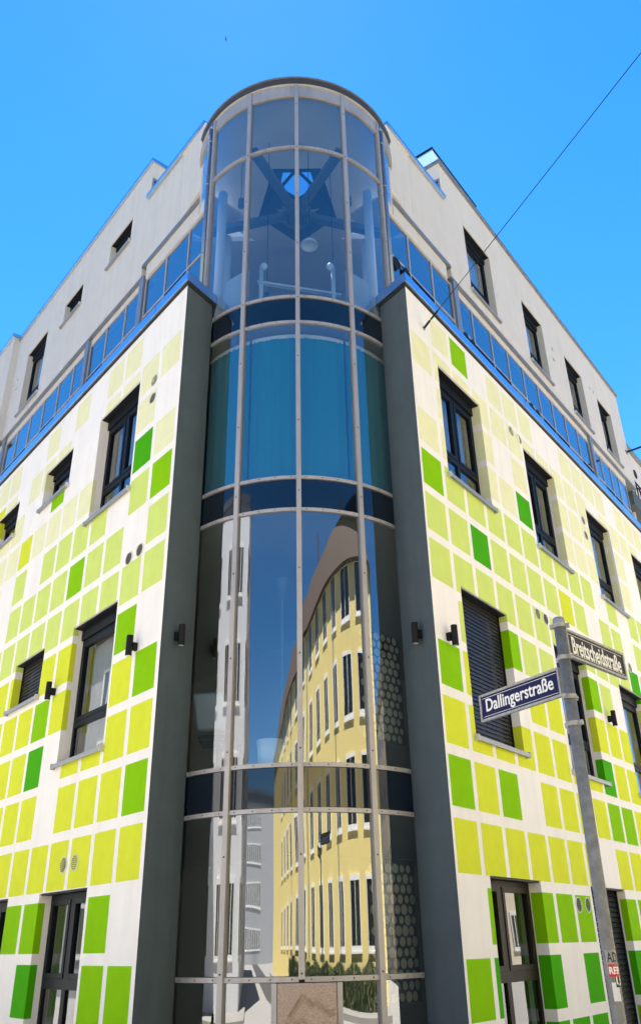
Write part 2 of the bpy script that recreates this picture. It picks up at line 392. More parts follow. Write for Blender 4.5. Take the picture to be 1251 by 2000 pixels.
# windows ------------------------------------------------------------------
def window(side, off, s0, s1, z0, z1, style, fm='frame', parent=None, blind=None, sill=True):
    parent = parent or bld
    fo = off + REV; w = s1 - s0
    mb = MB(); t = .055
    top = z1
    boxh = 0
    if style in ('double', 'single', 'tilt'): boxh = .16
    elif style == 'small': boxh = .13
    zt = z1 - boxh
    # outer frame, butt-jointed
    if not boxh: zt = z1 - .021
    fbox(mb, side, s0 + .003, s0 + t, fo, fo + .07, z0 + .003, zt); fbox(mb, side, s1 - t, s1 - .003, fo, fo + .07, z0 + .003, zt)
    fbox(mb, side, s0 + t, s1 - t, fo + .001, fo + .07, zt - t, zt); fbox(mb, side, s0 + t, s1 - t, fo + .001, fo + .07, z0 + .003, z0 + t)
    if boxh: fbox(mb, side, s0 + .004, s1 - .004, fo - .03, fo + .07, zt + .001, z1 - .021)
    fbox(mb, side, s0 + .004, s1 - .004, off + .022, fo + .07, z1 - .0205, z1 - .003)
    fr = mb.build('window' if style not in ('door', 'louvre') else 'glazed_door', M[fm], parent)
    i0, i1, j0, j1 = s0 + t, s1 - t, z0 + t, zt - t
    def leaf(a, b, c, d, nm='sash', gm='glass_w'):
        q = MB(); u = .05
        fbox(q, side, a, a + u, fo - .012, fo + .05, c, d); fbox(q, side, b - u, b, fo - .012, fo + .05, c, d)
        fbox(q, side, a + u, b - u, fo - .011, fo + .05, d - u, d); fbox(q, side, a + u, b - u, fo - .011, fo + .05, c, c + u)
        sash = q.build(nm, M[fm], fr)
        p = MB(); fquad(p, side, a + u - .004, b - u + .004, c + u - .004, d - u + .004, fo + .02)
        p.build('pane', M[gm], fr)
    if style == 'double':
        zb = z0 + .47; mid = (i0 + i1) / 2
        q = MB(); fbox(q, side, i0, i1, fo - .004, fo + .06, zb, zb + .07); fbox(q, side, mid - .03, mid + .03, fo - .003, fo + .06, j0, zb); fbox(q, side, mid - .03, mid + .03, fo - .003, fo + .06, zb + .07, j1); q.build('transom', M[fm], fr)
        leaf(i0 + .002, mid - .032, zb + .072, j1 - .002); leaf(mid + .032, i1 - .002, zb + .072, j1 - .002)
        for a, b in ((i0, mid - .03), (mid + .03, i1)):
            p = MB(); fquad(p, side, a, b, j0, zb, fo + .02); p.build('pane', M['glass_w'], fr)
    elif style in ('single', 'tilt'):
        zb = z0 + .47
        q = MB(); fbox(q, side, i0, i1, fo - .004, fo + .06, zb, zb + .07); q.build('transom', M[fm], fr)
        leaf(i0 + .002, i1 - .002, zb + .072, j1 - .002)
        p = MB(); fquad(p, side, i0, i1, j0, zb, fo + .02); p.build('pane', M['glass_w'], fr)
    elif style == 'small':
        leaf(i0 + .002, i1 - .002, j0 + .002, j1 - .002)
    elif style == 'door':
        zb = z0 + 1.12; mid = i0 + (i1 - i0) * (.38 if side == 'R' else .52)
        q = MB(); fbox(q, side, i0, i1, fo - .004, fo + .06, zb, zb + .10); fbox(q, side, mid - .045, mid + .045, fo - .003, fo + .06, j0, zb); fbox(q, side, mid - .045, mid + .045, fo - .003, fo + .06, zb + .10, j1); q.build('transom', M[fm], fr)
        leaf(i0 + .002, mid - .047, zb + .102, j1 - .002, gm='glass_d'); leaf(mid + .047, i1 - .002, zb + .102, j1 - .002, gm='glass_d')
        for a, b in ((i0, mid - .045), (mid + .045, i1)):
            p = MB(); fquad(p, side, a, b, j0, zb, fo + .02); p.build('pane', M['glass_d'], fr)
    if style in ('shutter', 'small_shutter', 'louvre'):
        q = MB(); pitch = .052 if style != 'louvre' else .062; k = 0
        z = z0 + .02
        so = fo - .03
        while z < z1 - .03:
            q.hexa([P(side, s0 + .03, so, z), P(side, s1 - .03, so, z), P(side, s1 - .03, so + .014, z), P(side, s0 + .03, so + .014, z),
                    P(side, s0 + .03, so + (.010 if style != 'louvre' else .02), z + pitch - .008), P(side, s1 - .03, so + (.010 if style != 'louvre' else .02), z + pitch - .008), P(side, s1 - .03, so + .022, z + pitch - .008), P(side, s0 + .03, so + .022, z + pitch - .008)])
            z += pitch
        o = q.build('shutter_slats', M['shutter'] if style != 'louvre' else M['frame'], fr); o['kind'] = 'stuff'
        q = MB(); fbox(q, side, s0 + .004, s0 + .028, so - .01, so + .028, z0 + .01, z1 - .01); q.build('guide_rail', M['frame'], fr)
        q = MB(); fbox(q, side, s1 - .028, s1 - .004, so - .01, so + .028, z0 + .01, z1 - .01); q.build('guide_rail', M['frame'], fr)
    else:
        # linen blind behind the pane
        if blind is None: blind = 1
        if blind:
            q = MB(); n = 22
            a = s0 + .06 + (w * .04); b = s1 - .06
            if style in ('single', 'small'): b = s0 + w * .97
            for k in range(n):
                x0 = a + (b - a) * k / n; x1 = a + (b - a) * (k + 1) / n
                y0 = fo + .16 + .018 * math.sin(k * 1.7); y1 = fo + .16 + .018 * math.sin((k + 1) * 1.7)
                q.face([P(side, x0, y0, z0 + .05), P(side, x1, y1, z0 + .05), P(side, x1, y1, z1 - .12), P(side, x0, y0, z1 - .12)])
            q.build('net_curtain', M['blind'], fr)
    if sill and style not in ('door', 'louvre'):
        q = MB(); fbox(q, side, s0 - .03, s1 + .03, off - .055, fo - .035, z0 - .022, z0 + .006); 
        fbox(q, side, s0 - .03, s1 + .03, off - .058, off - .055, z0 - .045, z0 + .007)
        sl = q.build('sill', M['sill'], fr)
        q = MB(); fbox(q, side, s0 - .045, s0 - .0305, off - .062, off + .02, z0 - .048, z0 + .025); q.build('sill_end', M['sill_end'], fr)
        q = MB(); fbox(q, side, s1 + .0305, s1 + .045, off - .062, off + .02, z0 - .048, z0 + .025)
        q.build('sill_end', M['sill_end'], fr)
    return fr
for side in 'RL':
    for h in WIN[side]:
        window(side, 0, *h[:5], fm='frame_brown' if h[4] == 'door' and side == 'R' else 'frame', blind=0 if h[4] == 'door' and side == 'R' and h[0] < 1 else 1)

# piers (slate coloured returns beside the tower) -------------------------
EL, ER = Vector((-1.468, 8.929)), Vector((.906, 9.019))
c0 = P('L', cornerL, 0, 0).xy; c1 = P('R', cornerR, 0, 0).xy
jl = T(-57, 1.86, 0).xy; jr = T(57, 1.86, 0).xy
pier_l = MB()
dl_ = (EL - c0).normalized(); dr_ = (ER - c1).normalized()
pier_l.prism([c0, EL, jl, P('L', .28, .3, 0).xy, P('L', cornerL + .005, .02, 0).xy], 0, 9.62)
pl = pier_l.build('pier', M['slate'], bld); pl['label'] = 'dark slate pier left of the tower'
pier_r = MB(); pier_r.prism([c1, P('R', cornerR + .005, .02, 0).xy, P('R', .28, .3, 0).xy, jr, ER], 0, 9.62)
pr = pier_r.build('pier', M['slate'], bld); pr['label'] = 'dark slate pier right of the tower'

# coping over the lower facade -------------------------------------------
def coping_poly(side, s_end, c, E, dd, ov):
    C, d, n = FR[side]
    a = P(side, s_end, -ov, 0).xy; k = c - n * ov - dd * 0
    # corner offset outward along both faces
    nr = Vector((dd.y, -dd.x)); nr = nr if (nr.dot(Vector((0, -1)))) > 0 else -nr
    # intersection of offset lines
    p1 = C - n * ov; p2 = c + nr * ov
    den = d.x * dd.y - d.y * dd.x; t = ((p2 - p1).x * dd.y - (p2 - p1).y * dd.x) / den
    k = p1 + d * t
    e = E + nr * ov + dd * ov
    inner = P(side, s_end, .9, 0).xy
    return [a, k, e, P(side, .9, .9, 0).xy, inner]
for side, s_end, c, E_, dd in (('L', 11.0, c0, EL, dl_), ('R', 14.0, c1, ER, dr_)):
    poly = coping_poly(side, s_end, c, E_, dd, .045)
    if side == 'L': poly = poly[::-1]
    q = MB(); q.prism(poly, 9.66, 9.81); o = q.build('coping', M['coping'], bld)
    poly = coping_poly(side, s_end, c, E_, dd, .012)
    if side == 'L': poly = poly[::-1]
    q = MB(); q.prism(poly, 9.615, 9.66); q.build('coping_shadow_gap', M['gap_and_screw'], bld)  # black strip standing in for the shadow under the coping overhang
    # seams in the sheet metal
    C, d, n = FR[side]
    for s in (.75, 3.75, 6.75, 9.75):
        q = MB(); fbox(q, side, s, s + .006, -.0485, -.044, 9.662, 9.808); q.build('coping_seam', M['coping_dark'], bld)

# upper storeys -----------------------------------------------------------
OFF = .85
def upper(side):
    far = 14.05 if side == 'R' else 10.66
    if side == 'R': holes = [(4.265, 5.475, 13.18, 15.02), (7.09, 8.24, 13.16, 14.96), (9.62, 10.79, 13.11, 14.9), (11.89, 12.97, 13.1, 14.83)]
    else: holes = [(4.13, 5.13, 14.41, 15.1), (6.475, 7.46, 14.39, 15.05), (8.45, 9.70, 13.12, 15.0)]
    o = wall_with_holes(side, 3.40, far, 12.9, 16.05, OFF, holes, .30, 'upper_wall', M['plaster_top'])
    for h in holes:
        st = 'single' if h[3] - h[2] > 1 else 'small'
        window(side, OFF, *h, st, parent=bld, blind=0 if st == 'small' or h[0] > 9 else 1)
    q = MB()
    # low length next to the tower
    fbox(q, side, 2.06, 3.399, OFF, OFF + .3, 13.17, 14.988)
    # ledge under the tower's side window
    q.build('upper_wall', M['plaster_top'], bld)
    # lintel edge strip
    q = MB(); fbox(q, side, 1.14, 3.399, OFF - .012, OFF + .10, 13.10, 13.168); q.build('lintel_edge', M['coping_dark'], bld)
    q = MB(); fbox(q, side, 3.40, far, OFF + .004, OFF + .3, 12.86, 12.899); q.build('lintel_edge', M['coping_dark'], bld)
    # parapet copings
    q = MB(); fbox(q, side, 3.37, far + .02, OFF - .05, OFF + .35, 16.052, 16.14); q.build('parapet_coping', M['coping_dark'] if side == 'R' else M['coping'], bld)
    q = MB(); fbox(q, side, 3.362, 3.64, OFF + .352, OFF + 4.4, 16.052, 16.14); q.build('parapet_coping', M['coping'] if side == 'L' else M['coping_dark'], bld)
    # end face of the high part
    q = MB(); fbox(q, side, 3.40, 3.62, OFF + .301, OFF + 4.4, 14.9, 16.05); q.build('end_wall', M['plaster_top'], bld)
    # small window in that end face
    a = 3.392
    q = MB(); fbox(q, side, a - .012, a + .005, OFF + .02, OFF + .05, 15.0, 15.60); fbox(q, side, a - .012, a + .005, OFF + .05, OFF + 1.1, 15.54, 15.60); fr = q.build('window', M['alu_grey'], bld)
    q = MB(); fbox(q, side, a - .004, a + .004, OFF + .05, OFF + 1.1, 15.0, 15.54); q.build('pane', M['dark_pane'], fr)
    # low roof edge running to the tower
    q = MB(); fbox(q, side, 1.25, 3.43, OFF - .07, OFF + .30, 14.99, 15.075); q.build('parapet_coping', M['coping'], bld)
    # soffit of that roof
    q = MB(); fbox(q, side, 1.25, 2.055, OFF - .04, OFF + .9, 14.93, 14.989); q.build('soffit', M['plaster_top'], bld)
    # return wall to the tower
    A = P(side, 2.06, OFF + .002, 0).xy; sg = -1 if side == 'L' else 1
    B = T(sg * 86, 1.80, 0).xy
    q = MB(); B2 = B + FR[side][2] * .2; A2 = A + FR[side][2] * .28
    q.prism([A, B, B2, A2] if side == 'R' else [A, A2, B2, B], 13.17, 14.929); q.build('return_wall', M['plaster_top'], bld)
    # ledge floor under it
    q = MB(); fbox(q, side, 1.14, 2.06, OFF + .1, OFF + .8, 13.12, 13.165); q.build('ledge', M['plaster_top'], bld)
upper('R'); upper('L')
# end wall of the right wing and projecting next bay on the left
q = MB(); fbox(q, 'R', 13.7, 14.04, OFF + .301, OFF + 9, 9.8, 16.05); q.build('end_wall', M['plaster_top'], bld)
h = [(12.1, 13.3, 13.12, 15.0)]
wall_with_holes('L', 10.66, 15.5, 12.9, 16.12, OFF - .16, h, .30, 'upper_wall', M['plaster_top'])
window('L', OFF - .16, *h[0], 'single')
q = MB(); fbox(q, 'L', 10.62, 15.5, OFF - .22, OFF + .3, 16.122, 16.21); q.build('parapet_coping', M['coping'], bld)

# ribbon glazing ----------------------------------------------------------
GB = OFF + .07
def ribbon(side):
    if side == 'L':
        secs = [([1.10, 1.70, 2.49, 3.27], 12.74), ([3.50, 4.06, 4.87, 5.63], 12.68), ([5.86, 6.43, 7.20, 8.01, 8.80, 9.60, 10.36], 12.66), ([10.6, 11.4, 12.2, 13.0], 12.66)]
        posts = [3.385, 5.745, 10.48]; dark = {1.70, 4.87, 7.20, 8.80, 9.60}; rv = []
    else:
        secs = [([1.10, 1.85, 2.67, 3.43], 12.75), ([3.66, 4.23, 5.04, 5.81, 6.58, 7.36, 8.13, 8.90, 9.66, 10.44], 12.66), ([10.70, 11.24, 11.94, 12.56, 13.2], 12.62)]
        posts = [3.545, 10.57]; dark = {1.85, 4.23, 5.04, 7.36, 8.13, 9.66, 11.24, 11.94}; rv = [1.36, 1.68, 3.80, 4.08, 6.74, 7.06]
    zt, zb = 11.82, 10.6
    for ms, top in secs:
        for k, s in enumerate(ms):
            q = MB(); fbox(q, side, s - .011, s + .011, GB - .020, GB + .04, zb, top); q.build('mullion', M['ribbon'], bld)
        for a, b in zip(ms, ms[1:]):
            q = MB(); fbox(q, side, a + .011, b - .011, GB - .018, GB + .04, zt - .012, zt + .012); q.build('transom', M['ribbon'], bld)
            q = MB(); fbox(q, side, a + .011, b - .011, GB - .018, GB + .04, top - .02, top); q.build('transom', M['ribbon'], bld)
            q = MB(); fquad(q, side, a + .011, b - .011, zt + .012, top - .02, GB); q.build('glass_pane', M['glass_b'], bld)
            if a in dark:
                q = MB(); u = .055
                fbox(q, side, a + .02, a + .02 + u, GB - .02, GB + .03, zb, zt - .02); fbox(q, side, b - .02 - u, b - .02, GB - .02, GB + .03, zb, zt - .02); fbox(q, side, a + .02 + u, b - .02 - u, GB - .019, GB + .03, zt - .02 - u, zt - .02)
                fr = q.build('vent_window', M['frame'], bld)
                q = MB(); q.face([P(side, a + .075, GB + .02, zb), P(side, b - .075, GB + .02, zb), P(side, b - .075, GB + .16, zt - .08), P(side, a + .075, GB + .16, zt - .08)]); q.build('pane', M['glass_w'], fr)
            else:
                q = MB(); fquad(q, side, a + .011, b - .011, zb, zt - .012, GB); q.build('glass_pane', M['glass_b'], bld)
        # header panel
    q = MB(); fbox(q, side, 1.08, 3.27, GB - .035, GB + .05, 12.752, 13.10); q.build('header_panel', M['plaster_top'], bld)
    for p in posts:
        q = MB(); fbox(q, side, p - .085, p + .085, GB - .06, GB + .06, zb, 12.86); q.build('post', M['alu_grey'], bld)
    q = MB(); fbox(q, side, 1.0, 13.3, GB - .06, GB + .1, 9.8, zb); q.build('ribbon_base', M['plaster_top'], bld)
    q = MB(); fbox(q, side, 3.47, 13.3, GB + .0, GB + .12, 12.685, 12.858); q.build('ribbon_head', M['plaster_top'], bld)
    for s in rv:
        mb = MB(); C = P(side, s, GB - .03, 11.68); nn = -Vector((FR[side][2].x, FR[side][2].y, 0))
        mb.lathe(C, [(.085, .0), (.095, .012), (.115, .012), (.12, 0)], 20, nn); mb.lathe(C, [(.0, .002), (.086, .002)], 20, nn); mb.build('round_vent', M['black'], bld, smooth=False)
ribbon('R'); ribbon('L')

# ------------------------------------------------------------------ glazed tower
MUL = [-53.4, -26.1, 0, 26.1, 53.4]
for a in MUL:
    q = MB(); hw = R(1) * 0
    w = .0305 / TR_ * 57.2958
    cbox(q, a - w, a + w, TR_ - .04, TR_ + .045, 1.30 if a == 0 else (10.35 if abs(a) > 50 else 0.0), 14.83, 1)
    mo = q.build('mullion', M['alu'], bld)
    q = MB()
    z = 1.35 if abs(a) < 50 else 10.8
    while z < 14.8:
        c = T(a, TR_ + .045, z); n = (T(a, 2, z) - T(a, 1, z)).normalized(); q.lathe(c, [(.009, .0), (.009, .004), (.0, .005)], 6, n); z += 1.08
    s_ = q.build('screws', M['gap_and_screw'], mo); s_['kind'] = 'stuff'
Z = dict(hd=14.57, r1=13.26, a1=10.03, a0=9.55, b1=6.96, b0=6.49, c1=3.34, c0=2.87, e=1.30)
seg = list(zip([-78] + MUL, MUL + [78]))
hw = .0305 / TR_ * 57.2958
for (a, b) in seg:
    side_bay = a < -60 or b > 60
    a_ = a + (hw if a > -60 else 0); b_ = b - (hw if b < 60 else 0)
    for nm, z in Z.items():
        if side_bay and nm not in ('hd',): continue
        q = MB(); ea, eb = (a_, b_) if z > 10.4 else (max(a_, -45.4), min(b_, 44.5)); cbox(q, ea, eb, TR_ - .035, TR_ + (.03 if z > 10.4 else .022), z - .023, z + .023, 8); t_ = q.build('transom', M['alu'], bld)
        if not side_bay and nm != 'hd':
            q = MB()
            k = 3
            for j in range(k + 1):
                aa = a_ + 2 + (b_ - a_ - 4) * j / k; c = T(aa, TR_ + (.03 if z > 10.4 else .022), z); n = (T(aa, 2, z) - T(aa, 1, z)).normalized(); q.lathe(c, [(.007, 0), (.007, .003), (0, .004)], 6, n)
            s_ = q.build('screws', M['gap_and_screw'], t_); s_['kind'] = 'stuff'
    q = MB(); cbox(q, a_, b_, TR_ - .03, TR_ + .02, Z['hd'] + .023, 14.826, 8); q.build('header_panel', M['alu'], bld)
    def pane(z0, z1, m, nm='glass_pane', a0=a_, b0=b_, r=TR_):
        if z1 < 10.4: a0, b0 = max(a0, -46.3), min(b0, 45.25)
        q = MB(); cpatch(q, a0, b0, r, z0, z1, 14); q.build(nm, m, bld, smooth=True)
    if side_bay:
        pane(13.17, Z['hd'] - .028, M['glass_up']); continue
    pane(Z['r1'] + .028, Z['hd'] - .028, M['glass_up']); pane(Z['a1'] + .028, Z['r1'] - .028, M['glass_up'])
    pane(Z['b1'] + .028, Z['a0'] - .028, M['glass_t']); pane(Z['c1'] + .028, Z['b0'] - .028, M['glass_t']); pane(Z['e'] + .028, Z['c0'] - .028, M['glass_t'])
    for z0, z1 in ((Z['a0'], Z['a1']), (Z['b0'], Z['b1']), (Z['c0'], Z['c1'])):
        pane(z0 + .028, z1 - .028, M['spandrel'], 'spandrel_panel')
# foot of the tower with the carved stone between two narrow frames
for a in (-8.45, 11.65):
    q = MB(); w = .026 / TR_ * 57.3; cbox(q, a - w, a + w, TR_ - .03, TR_ + .04, 0, Z['e'] - .03, 1); q.build('mullion', M['alu'], bld)
for a0, b0 in ((-46.3, -26.1 - hw), (-26.1 + hw, -9.3), (12.5, 26.1 - hw), (26.1 + hw, 45.2)):
    q = MB(); cpatch(q, a0, b0, TR_, .02, Z['e'] - .028, 10); q.build('glass_pane', M['glass_t'], bld, smooth=True)
# stone relief: slab with incised ridge lines
nx, nz = 90, 70
lines = [[(.22, .62), (.30, .70), (.42, .84), (.50, .80), (.58, .74), (.63, .76), (.70, .74), (.80, .66), (.86, .64), (.94, .66)],
         [(.25, .545), (.34, .54), (.42, .56), (.48, .50), (.52, .40), (.58, .345), (.66, .37), (.72, .36), (.78, .26), (.82, .12)],
         [(.30, .49), (.40, .42), (.48, .34), (.55, .22), (.62, .10)], [(.12, .46), (.16, .52), (.21, .47), (.17, .40), (.13, .42)],
         [(.18, .12), (.28, .18), (.42, .16), (.52, .10)], [(.02, .30), (.10, .26), (.14, .16), (.10, .05)]]
def dist_line(x, y, pl_):
    best = 9; sgn = 0
    for (x0, y0), (x1, y1) in zip(pl_, pl_[1:]):
        dx, dy = x1 - x0, y1 - y0; t = max(0, min(1, ((x - x0) * dx + (y - y0) * dy) / (dx * dx + dy * dy)))
        ex, ey = x - x0 - t * dx, y - y0 - t * dy; dd = math.hypot(ex, ey)
        if dd < best: best = dd; sgn = (dx * ey - dy * ex)
    return best, sgn
q = MB(); A0, A1, z0, z1 = -7.5, 10.7, .55, Z['e'] - .032
for j in range(nz + 1):
    for i in range(nx + 1):
        u, v = i / nx, j / nz; h_ = 0
        for pl_ in lines:
            d_, sg = dist_line(u, v, pl_)
            if d_ < .07: h_ += .024 * math.exp(-(d_ / .026) ** 2) * (-1.0 if sg > 0 else .8)
        e = min(u, 1 - u, 1 - v)
        if e < .02: h_ -= .012 * (1 - e / .02)
        h_ += random.uniform(-.0012, .0012)
        q.v.append(tuple(T(A0 + (A1 - A0) * u, TR_ + .045 + h_, z0 + (z1 - z0) * v)))
for j in range(nz):
    for i in range(nx):
        a = j * (nx + 1) + i; q.f.append((a, a + 1, a + nx + 2, a + nx + 1)); q.m.append(0)
q2 = MB(); cbox(q2, A0, A1, TR_ - .12, TR_ + .030, 0, Z['e'] - .032, 6)
st = q2.build('stone_panel', M['stone'], bld); q.build('carving', M['stone'], st, smooth=True)

# roof of the tower: projecting slab, gutter edge and downpipes
q = MB(); n = 40
pts = [T(-74 + 148 * k / n, 2.0, 0).xy for k in range(n + 1)]
back = [P('R', 1.9, OFF + 2.5, 0).xy, P('L', 1.9, OFF + 2.5, 0).xy]
# roof plate ring (skylight hole left open round the tower axis)
cbox(q, -100, 100, 1.0, 1.845, 14.828, 14.87, 48); cbox(q, 100, 260, 1.0, 1.80, 14.828, 14.87, 40)
q.build('tower_roof', M['ceiling'], bld)
q = MB(); cbox(q, -70, 70, 1.79, 1.86, 14.84, 14.965, 60); q.build('roof_edge', M['roof_edge'], bld)
q = MB(); cbox(q, -72, 72, 1.78, 1.88, 14.966, 14.99, 60); q.build('roof_edge', M['coping_dark'], bld)
for sg in (-1, 1):
    q = MB(); a = sg * 55.9; c = T(a, TR_ + .055, 0)
    q.tube((c.x, c.y, 9.7), (c.x, c.y, zz(14.68)), .033, n=10); e = T(sg * 55.2, TR_ + .03, 14.84); q.tube((c.x, c.y, zz(14.66)), e, .033, n=10); 
    for z in (10.8, 12.3, 13.3): q.tube((c.x, c.y, z), (c.x, c.y, z + .03), .041, n=10)
    q.build('downpipe', M['zinc_pipe'], bld, smooth=True)

# floors, ceiling, inner walls, roofs --------------------------------------
def wedge(offL, offR, sL, sR):       # plan polygon between the two facades
    (Cl, dl, nl), (Cr, dr, nr) = FR['L'], FR['R']
    a, b = Cl + nl * offL, Cr + nr * offR
    den = dl.x * dr.y - dl.y * dr.x; t = ((b - a).x * dr.y - (b - a).y * dr.x) / den
    return [a + dl * t, P('R', sR, offR, 0).xy, P('L', sL, offL, 0).xy]
def cut_front(poly, y):              # drop the tip of the wedge in front of y
    tip, r_, l_ = poly
    def at(p, q_): t = (y - p.y) / (q_.y - p.y); return p + (q_ - p) * t
    return [at(tip, r_), r_, l_, at(tip, l_)]
arc = [T(-52 + 104 * k / 16, TR_ - .06, 0).xy for k in range(17)]
def floor_poly(off):
    w = wedge(off, off, 12.5, 13.4)
    return arc + [P('R', .95, off + .1, 0).xy, w[1], w[2], P('L', .95, off + .1, 0).xy]
for z0, z1 in ((-.001, .06), (2.90, 3.31), (6.52, 6.93), (9.60, 9.98)):
    q = MB(); q.prism(floor_poly(.32), zz(z0) if z0 > 1 else z0, zz(z1) if z0 > 1 else z1); q.build('floor_slab', M['inner_dark'] if z0 < 9 else M['inner'], bld)
# upper ceiling with skylight opening
q = MB(); w = wedge(OFF + .3, OFF + .3, 12.5, 13.4)
PENT = [(-.77, 10.74), (.13, 10.75), (.44, 11.95), (-.35, 12.62), (-1.13, 11.90)]
def ray_poly(c, t, poly):
    d = Vector((math.sin(t), -math.cos(t))); best = None
    for p, r in zip(poly, poly[1:] + poly[:1]):
        p, r = Vector(p), Vector(r); e = r - p; den = d.x * e.y - d.y * e.x
        if abs(den) < 1e-9: continue
        u = ((p - c).x * e.y - (p - c).y * e.x) / den; v = ((p - c).x * d.y - (p - c).y * d.x) / den
        if u > 0 and -1e-6 <= v <= 1 + 1e-6: best = u if best is None else min(best, u)
    return c + d * best
cen = Vector((-.34, 11.5)); outer = [(CX + (TR_ - .05) * math.sin(2 * math.pi * k / 48), CY - (TR_ - .05) * math.cos(2 * math.pi * k / 48)) for k in range(48)]
angs = sorted([2 * math.pi * k / 60 for k in range(60)] + [math.atan2(p[0] - cen.x, cen.y - p[1]) % (2 * math.pi) for p in PENT])
for t0, t1 in zip(angs, angs[1:] + [angs[0] + 2 * math.pi]):
    if t1 - t0 < 1e-5: continue
    i0, i1, o0, o1 = ray_poly(cen, t0, PENT), ray_poly(cen, t1, PENT), ray_poly(cen, t0, outer), ray_poly(cen, t1, outer)
    for z in (14.60, 14.66): q.face([S(i0.x, i0.y, z), S(i1.x, i1.y, z), S(o1.x, o1.y, z), S(o0.x, o0.y, z)])
q.build('ceiling', M['ceiling'], bld)
q = MB(); q.prism(cut_front(w, T(180, TR_, 0).y - .1), zz(14.79), zz(14.79) + .12); q.build('ceiling', M['ceiling'], bld)
q = MB(); q.prism(cut_front(wedge(OFF + .3, OFF + .3, 12.5, 13.4), 14.2), 15.80, 15.95); q.build('roof_slab', M['coping_dark'], bld)
q = MB(); wi = wedge(4.0, 4.0, 10, 11); q.prism([wi[0], wi[1], wi[2]], .06, zz(9.6)); q.build('core_wall', M['inner'], bld)
q = MB(); q.box(-4.5, 4.0, 14.2, 14.4, zz(9.98), zz(14.79)); q.build('core_wall', M['inner'], bld)
# back of the wings so that no daylight enters from behind
q = MB(); q.prism([P('R', 13.4, 1.1, 0).xy, P('R', 13.6, 1.1, 0).xy, P('L', 12.7, 1.1, 0).xy, P('L', 12.5, 1.1, 0).xy], 0, 15.78); q.build('rear_wall', M['plaster'], bld)
# skylight: tapering dark shaft, glazed top, star frame with hub
TOP = [(-.60, 11.20), (-.08, 11.20), (.02, 11.62), (-.33, 11.88), (-.68, 11.62)]
q = MB()
for k in range(5):
    p0, p1, r0, r1 = PENT[k], PENT[(k + 1) % 5], TOP[k], TOP[(k + 1) % 5]
    q.face([S(*p0, 14.60), S(*p1, 14.60), S(*r1, 15.12), S(*r0, 15.12)])
q.build('skylight_shaft', M['shaft'], bld)
q = MB(); q.face([S(*p, 15.125) for p in TOP]); q.build('skylight_pane', M['glass_sky'], bld)
for p0, p1 in ((( -.34, 11.17), (-.72, 11.66)), ((-.34, 11.17), (.06, 11.66)), ((-.62, 11.20), (-.06, 11.20))):
    q = MB(); q.tube(S(*p0, 15.09), S(*p1, 15.09), .03, n=6); q.build('skylight_bar', M['shaft'], bld)
q = MB(); q.lathe(S(CX, CY, 13.58), [(.19, 0), (.25, 0), (.25, .20), (.19, .20), (.19, 0)], 24); q.lathe(S(CX, CY, 13.66), [(0, 0), (.2, 0)], 24)
hub = q.build('star_hub', M['steel_blue'], bld)
for a in (-25.5, 25.5, -100, 100):
    q = MB(); p0, p1 = T(a, .24, 13.68), T(a, 1.70, 13.50); d = (p1 - p0).normalized(); sv = d.cross(Vector((0, 0, 1))).normalized() * .062; uv = sv.cross(d).normalized() * .06
    q.hexa([p0 - sv - uv, p0 + sv - uv, p1 + sv - uv, p1 - sv - uv, p0 - sv + uv, p0 + sv + uv, p1 + sv + uv, p1 - sv + uv]); q.build('star_beam', M['steel_blue'], bld)
# columns and low white panels in the top room
for a, r, w_, zt_ in ((-68, 1.42, .075, 13.6), (65, 1.40, .075, 13.6), (-112, 1.44, .095, 13.62), (112, 1.44, .095, 13.5), (-31, 1.60, .035, 14.7), (31.5, 1.60, .035, 14.7)):
    q = MB(); c = T(a, r, 0); q.tube((c.x, c.y, zz(9.98)), (c.x, c.y, zz(zt_)), w_, n=18); q.build('column', M['inner_white'], bld, smooth=True)
for sg in (-1, 1):
    q = MB(); cbox(q, sg * 29.5, sg * 47, 1.53, 1.56, 9.98, 10.98, 4); q.build('balustrade_panel', M['inner_white'], bld)
# vents on the walls
def vent(side, s, z, off=0, r=.078, slats=True):
    mb = MB(); nn = -Vector((FR[side][2].x, FR[side][2].y, 0)); C = P(side, s, off, z)
    mb.lathe(C, [(r, -.02), (r, .010), (r + .010, .010), (r + .013, 0)], 22, nn)
    fr = mb.build('vent_grille', M['vent_white'], bld)
    mb = MB(); mb.lathe(C, [(0, .002), (r, .002)], 22, nn); mb.build('vent_back', M['black'] if slats else M['vent'], fr)
    if slats:
        mb = MB(); k = -r + .014
        while k < r - .006:
            w_ = math.sqrt(r * r - k * k) - .003; fbox(mb, side, s - w_, s + w_, off - .012, off - .003, z + k, z + k + .006); k += .021
        o = mb.build('vent_slats', M['vent'], fr); o['kind'] = 'stuff'
for s, z, sl in ((3.025, 8.81, 0), (3.325, 8.81, 0), (3.00, 5.70, 1), (3.28, 5.70, 1), (2.932, 1.965, 1), (3.228, 1.968, 1), (5.88, 8.34, 0), (5.88, 8.035, 0), (6.98, 5.845, 0)): vent('R', s, z, slats=bool(sl))
for s, z, sl in ((.655, 8.44, 0), (.652, 8.145, 0), (.62, 5.877, 1), (.897, 5.865, 1), (1.785, 2.432, 1), (1.492, 2.436, 1)): vent('L', s, z, slats=bool(sl))
for s, z in ((8.74, 14.5), (8.72, 14.18), (11.40, 14.86), (11.66, 14.87)): vent('R', s, z, OFF, .05, False)
for s, z in ((10.2, 14.5), (10.2, 14.21)): vent('L', s, z, OFF, .05, False)
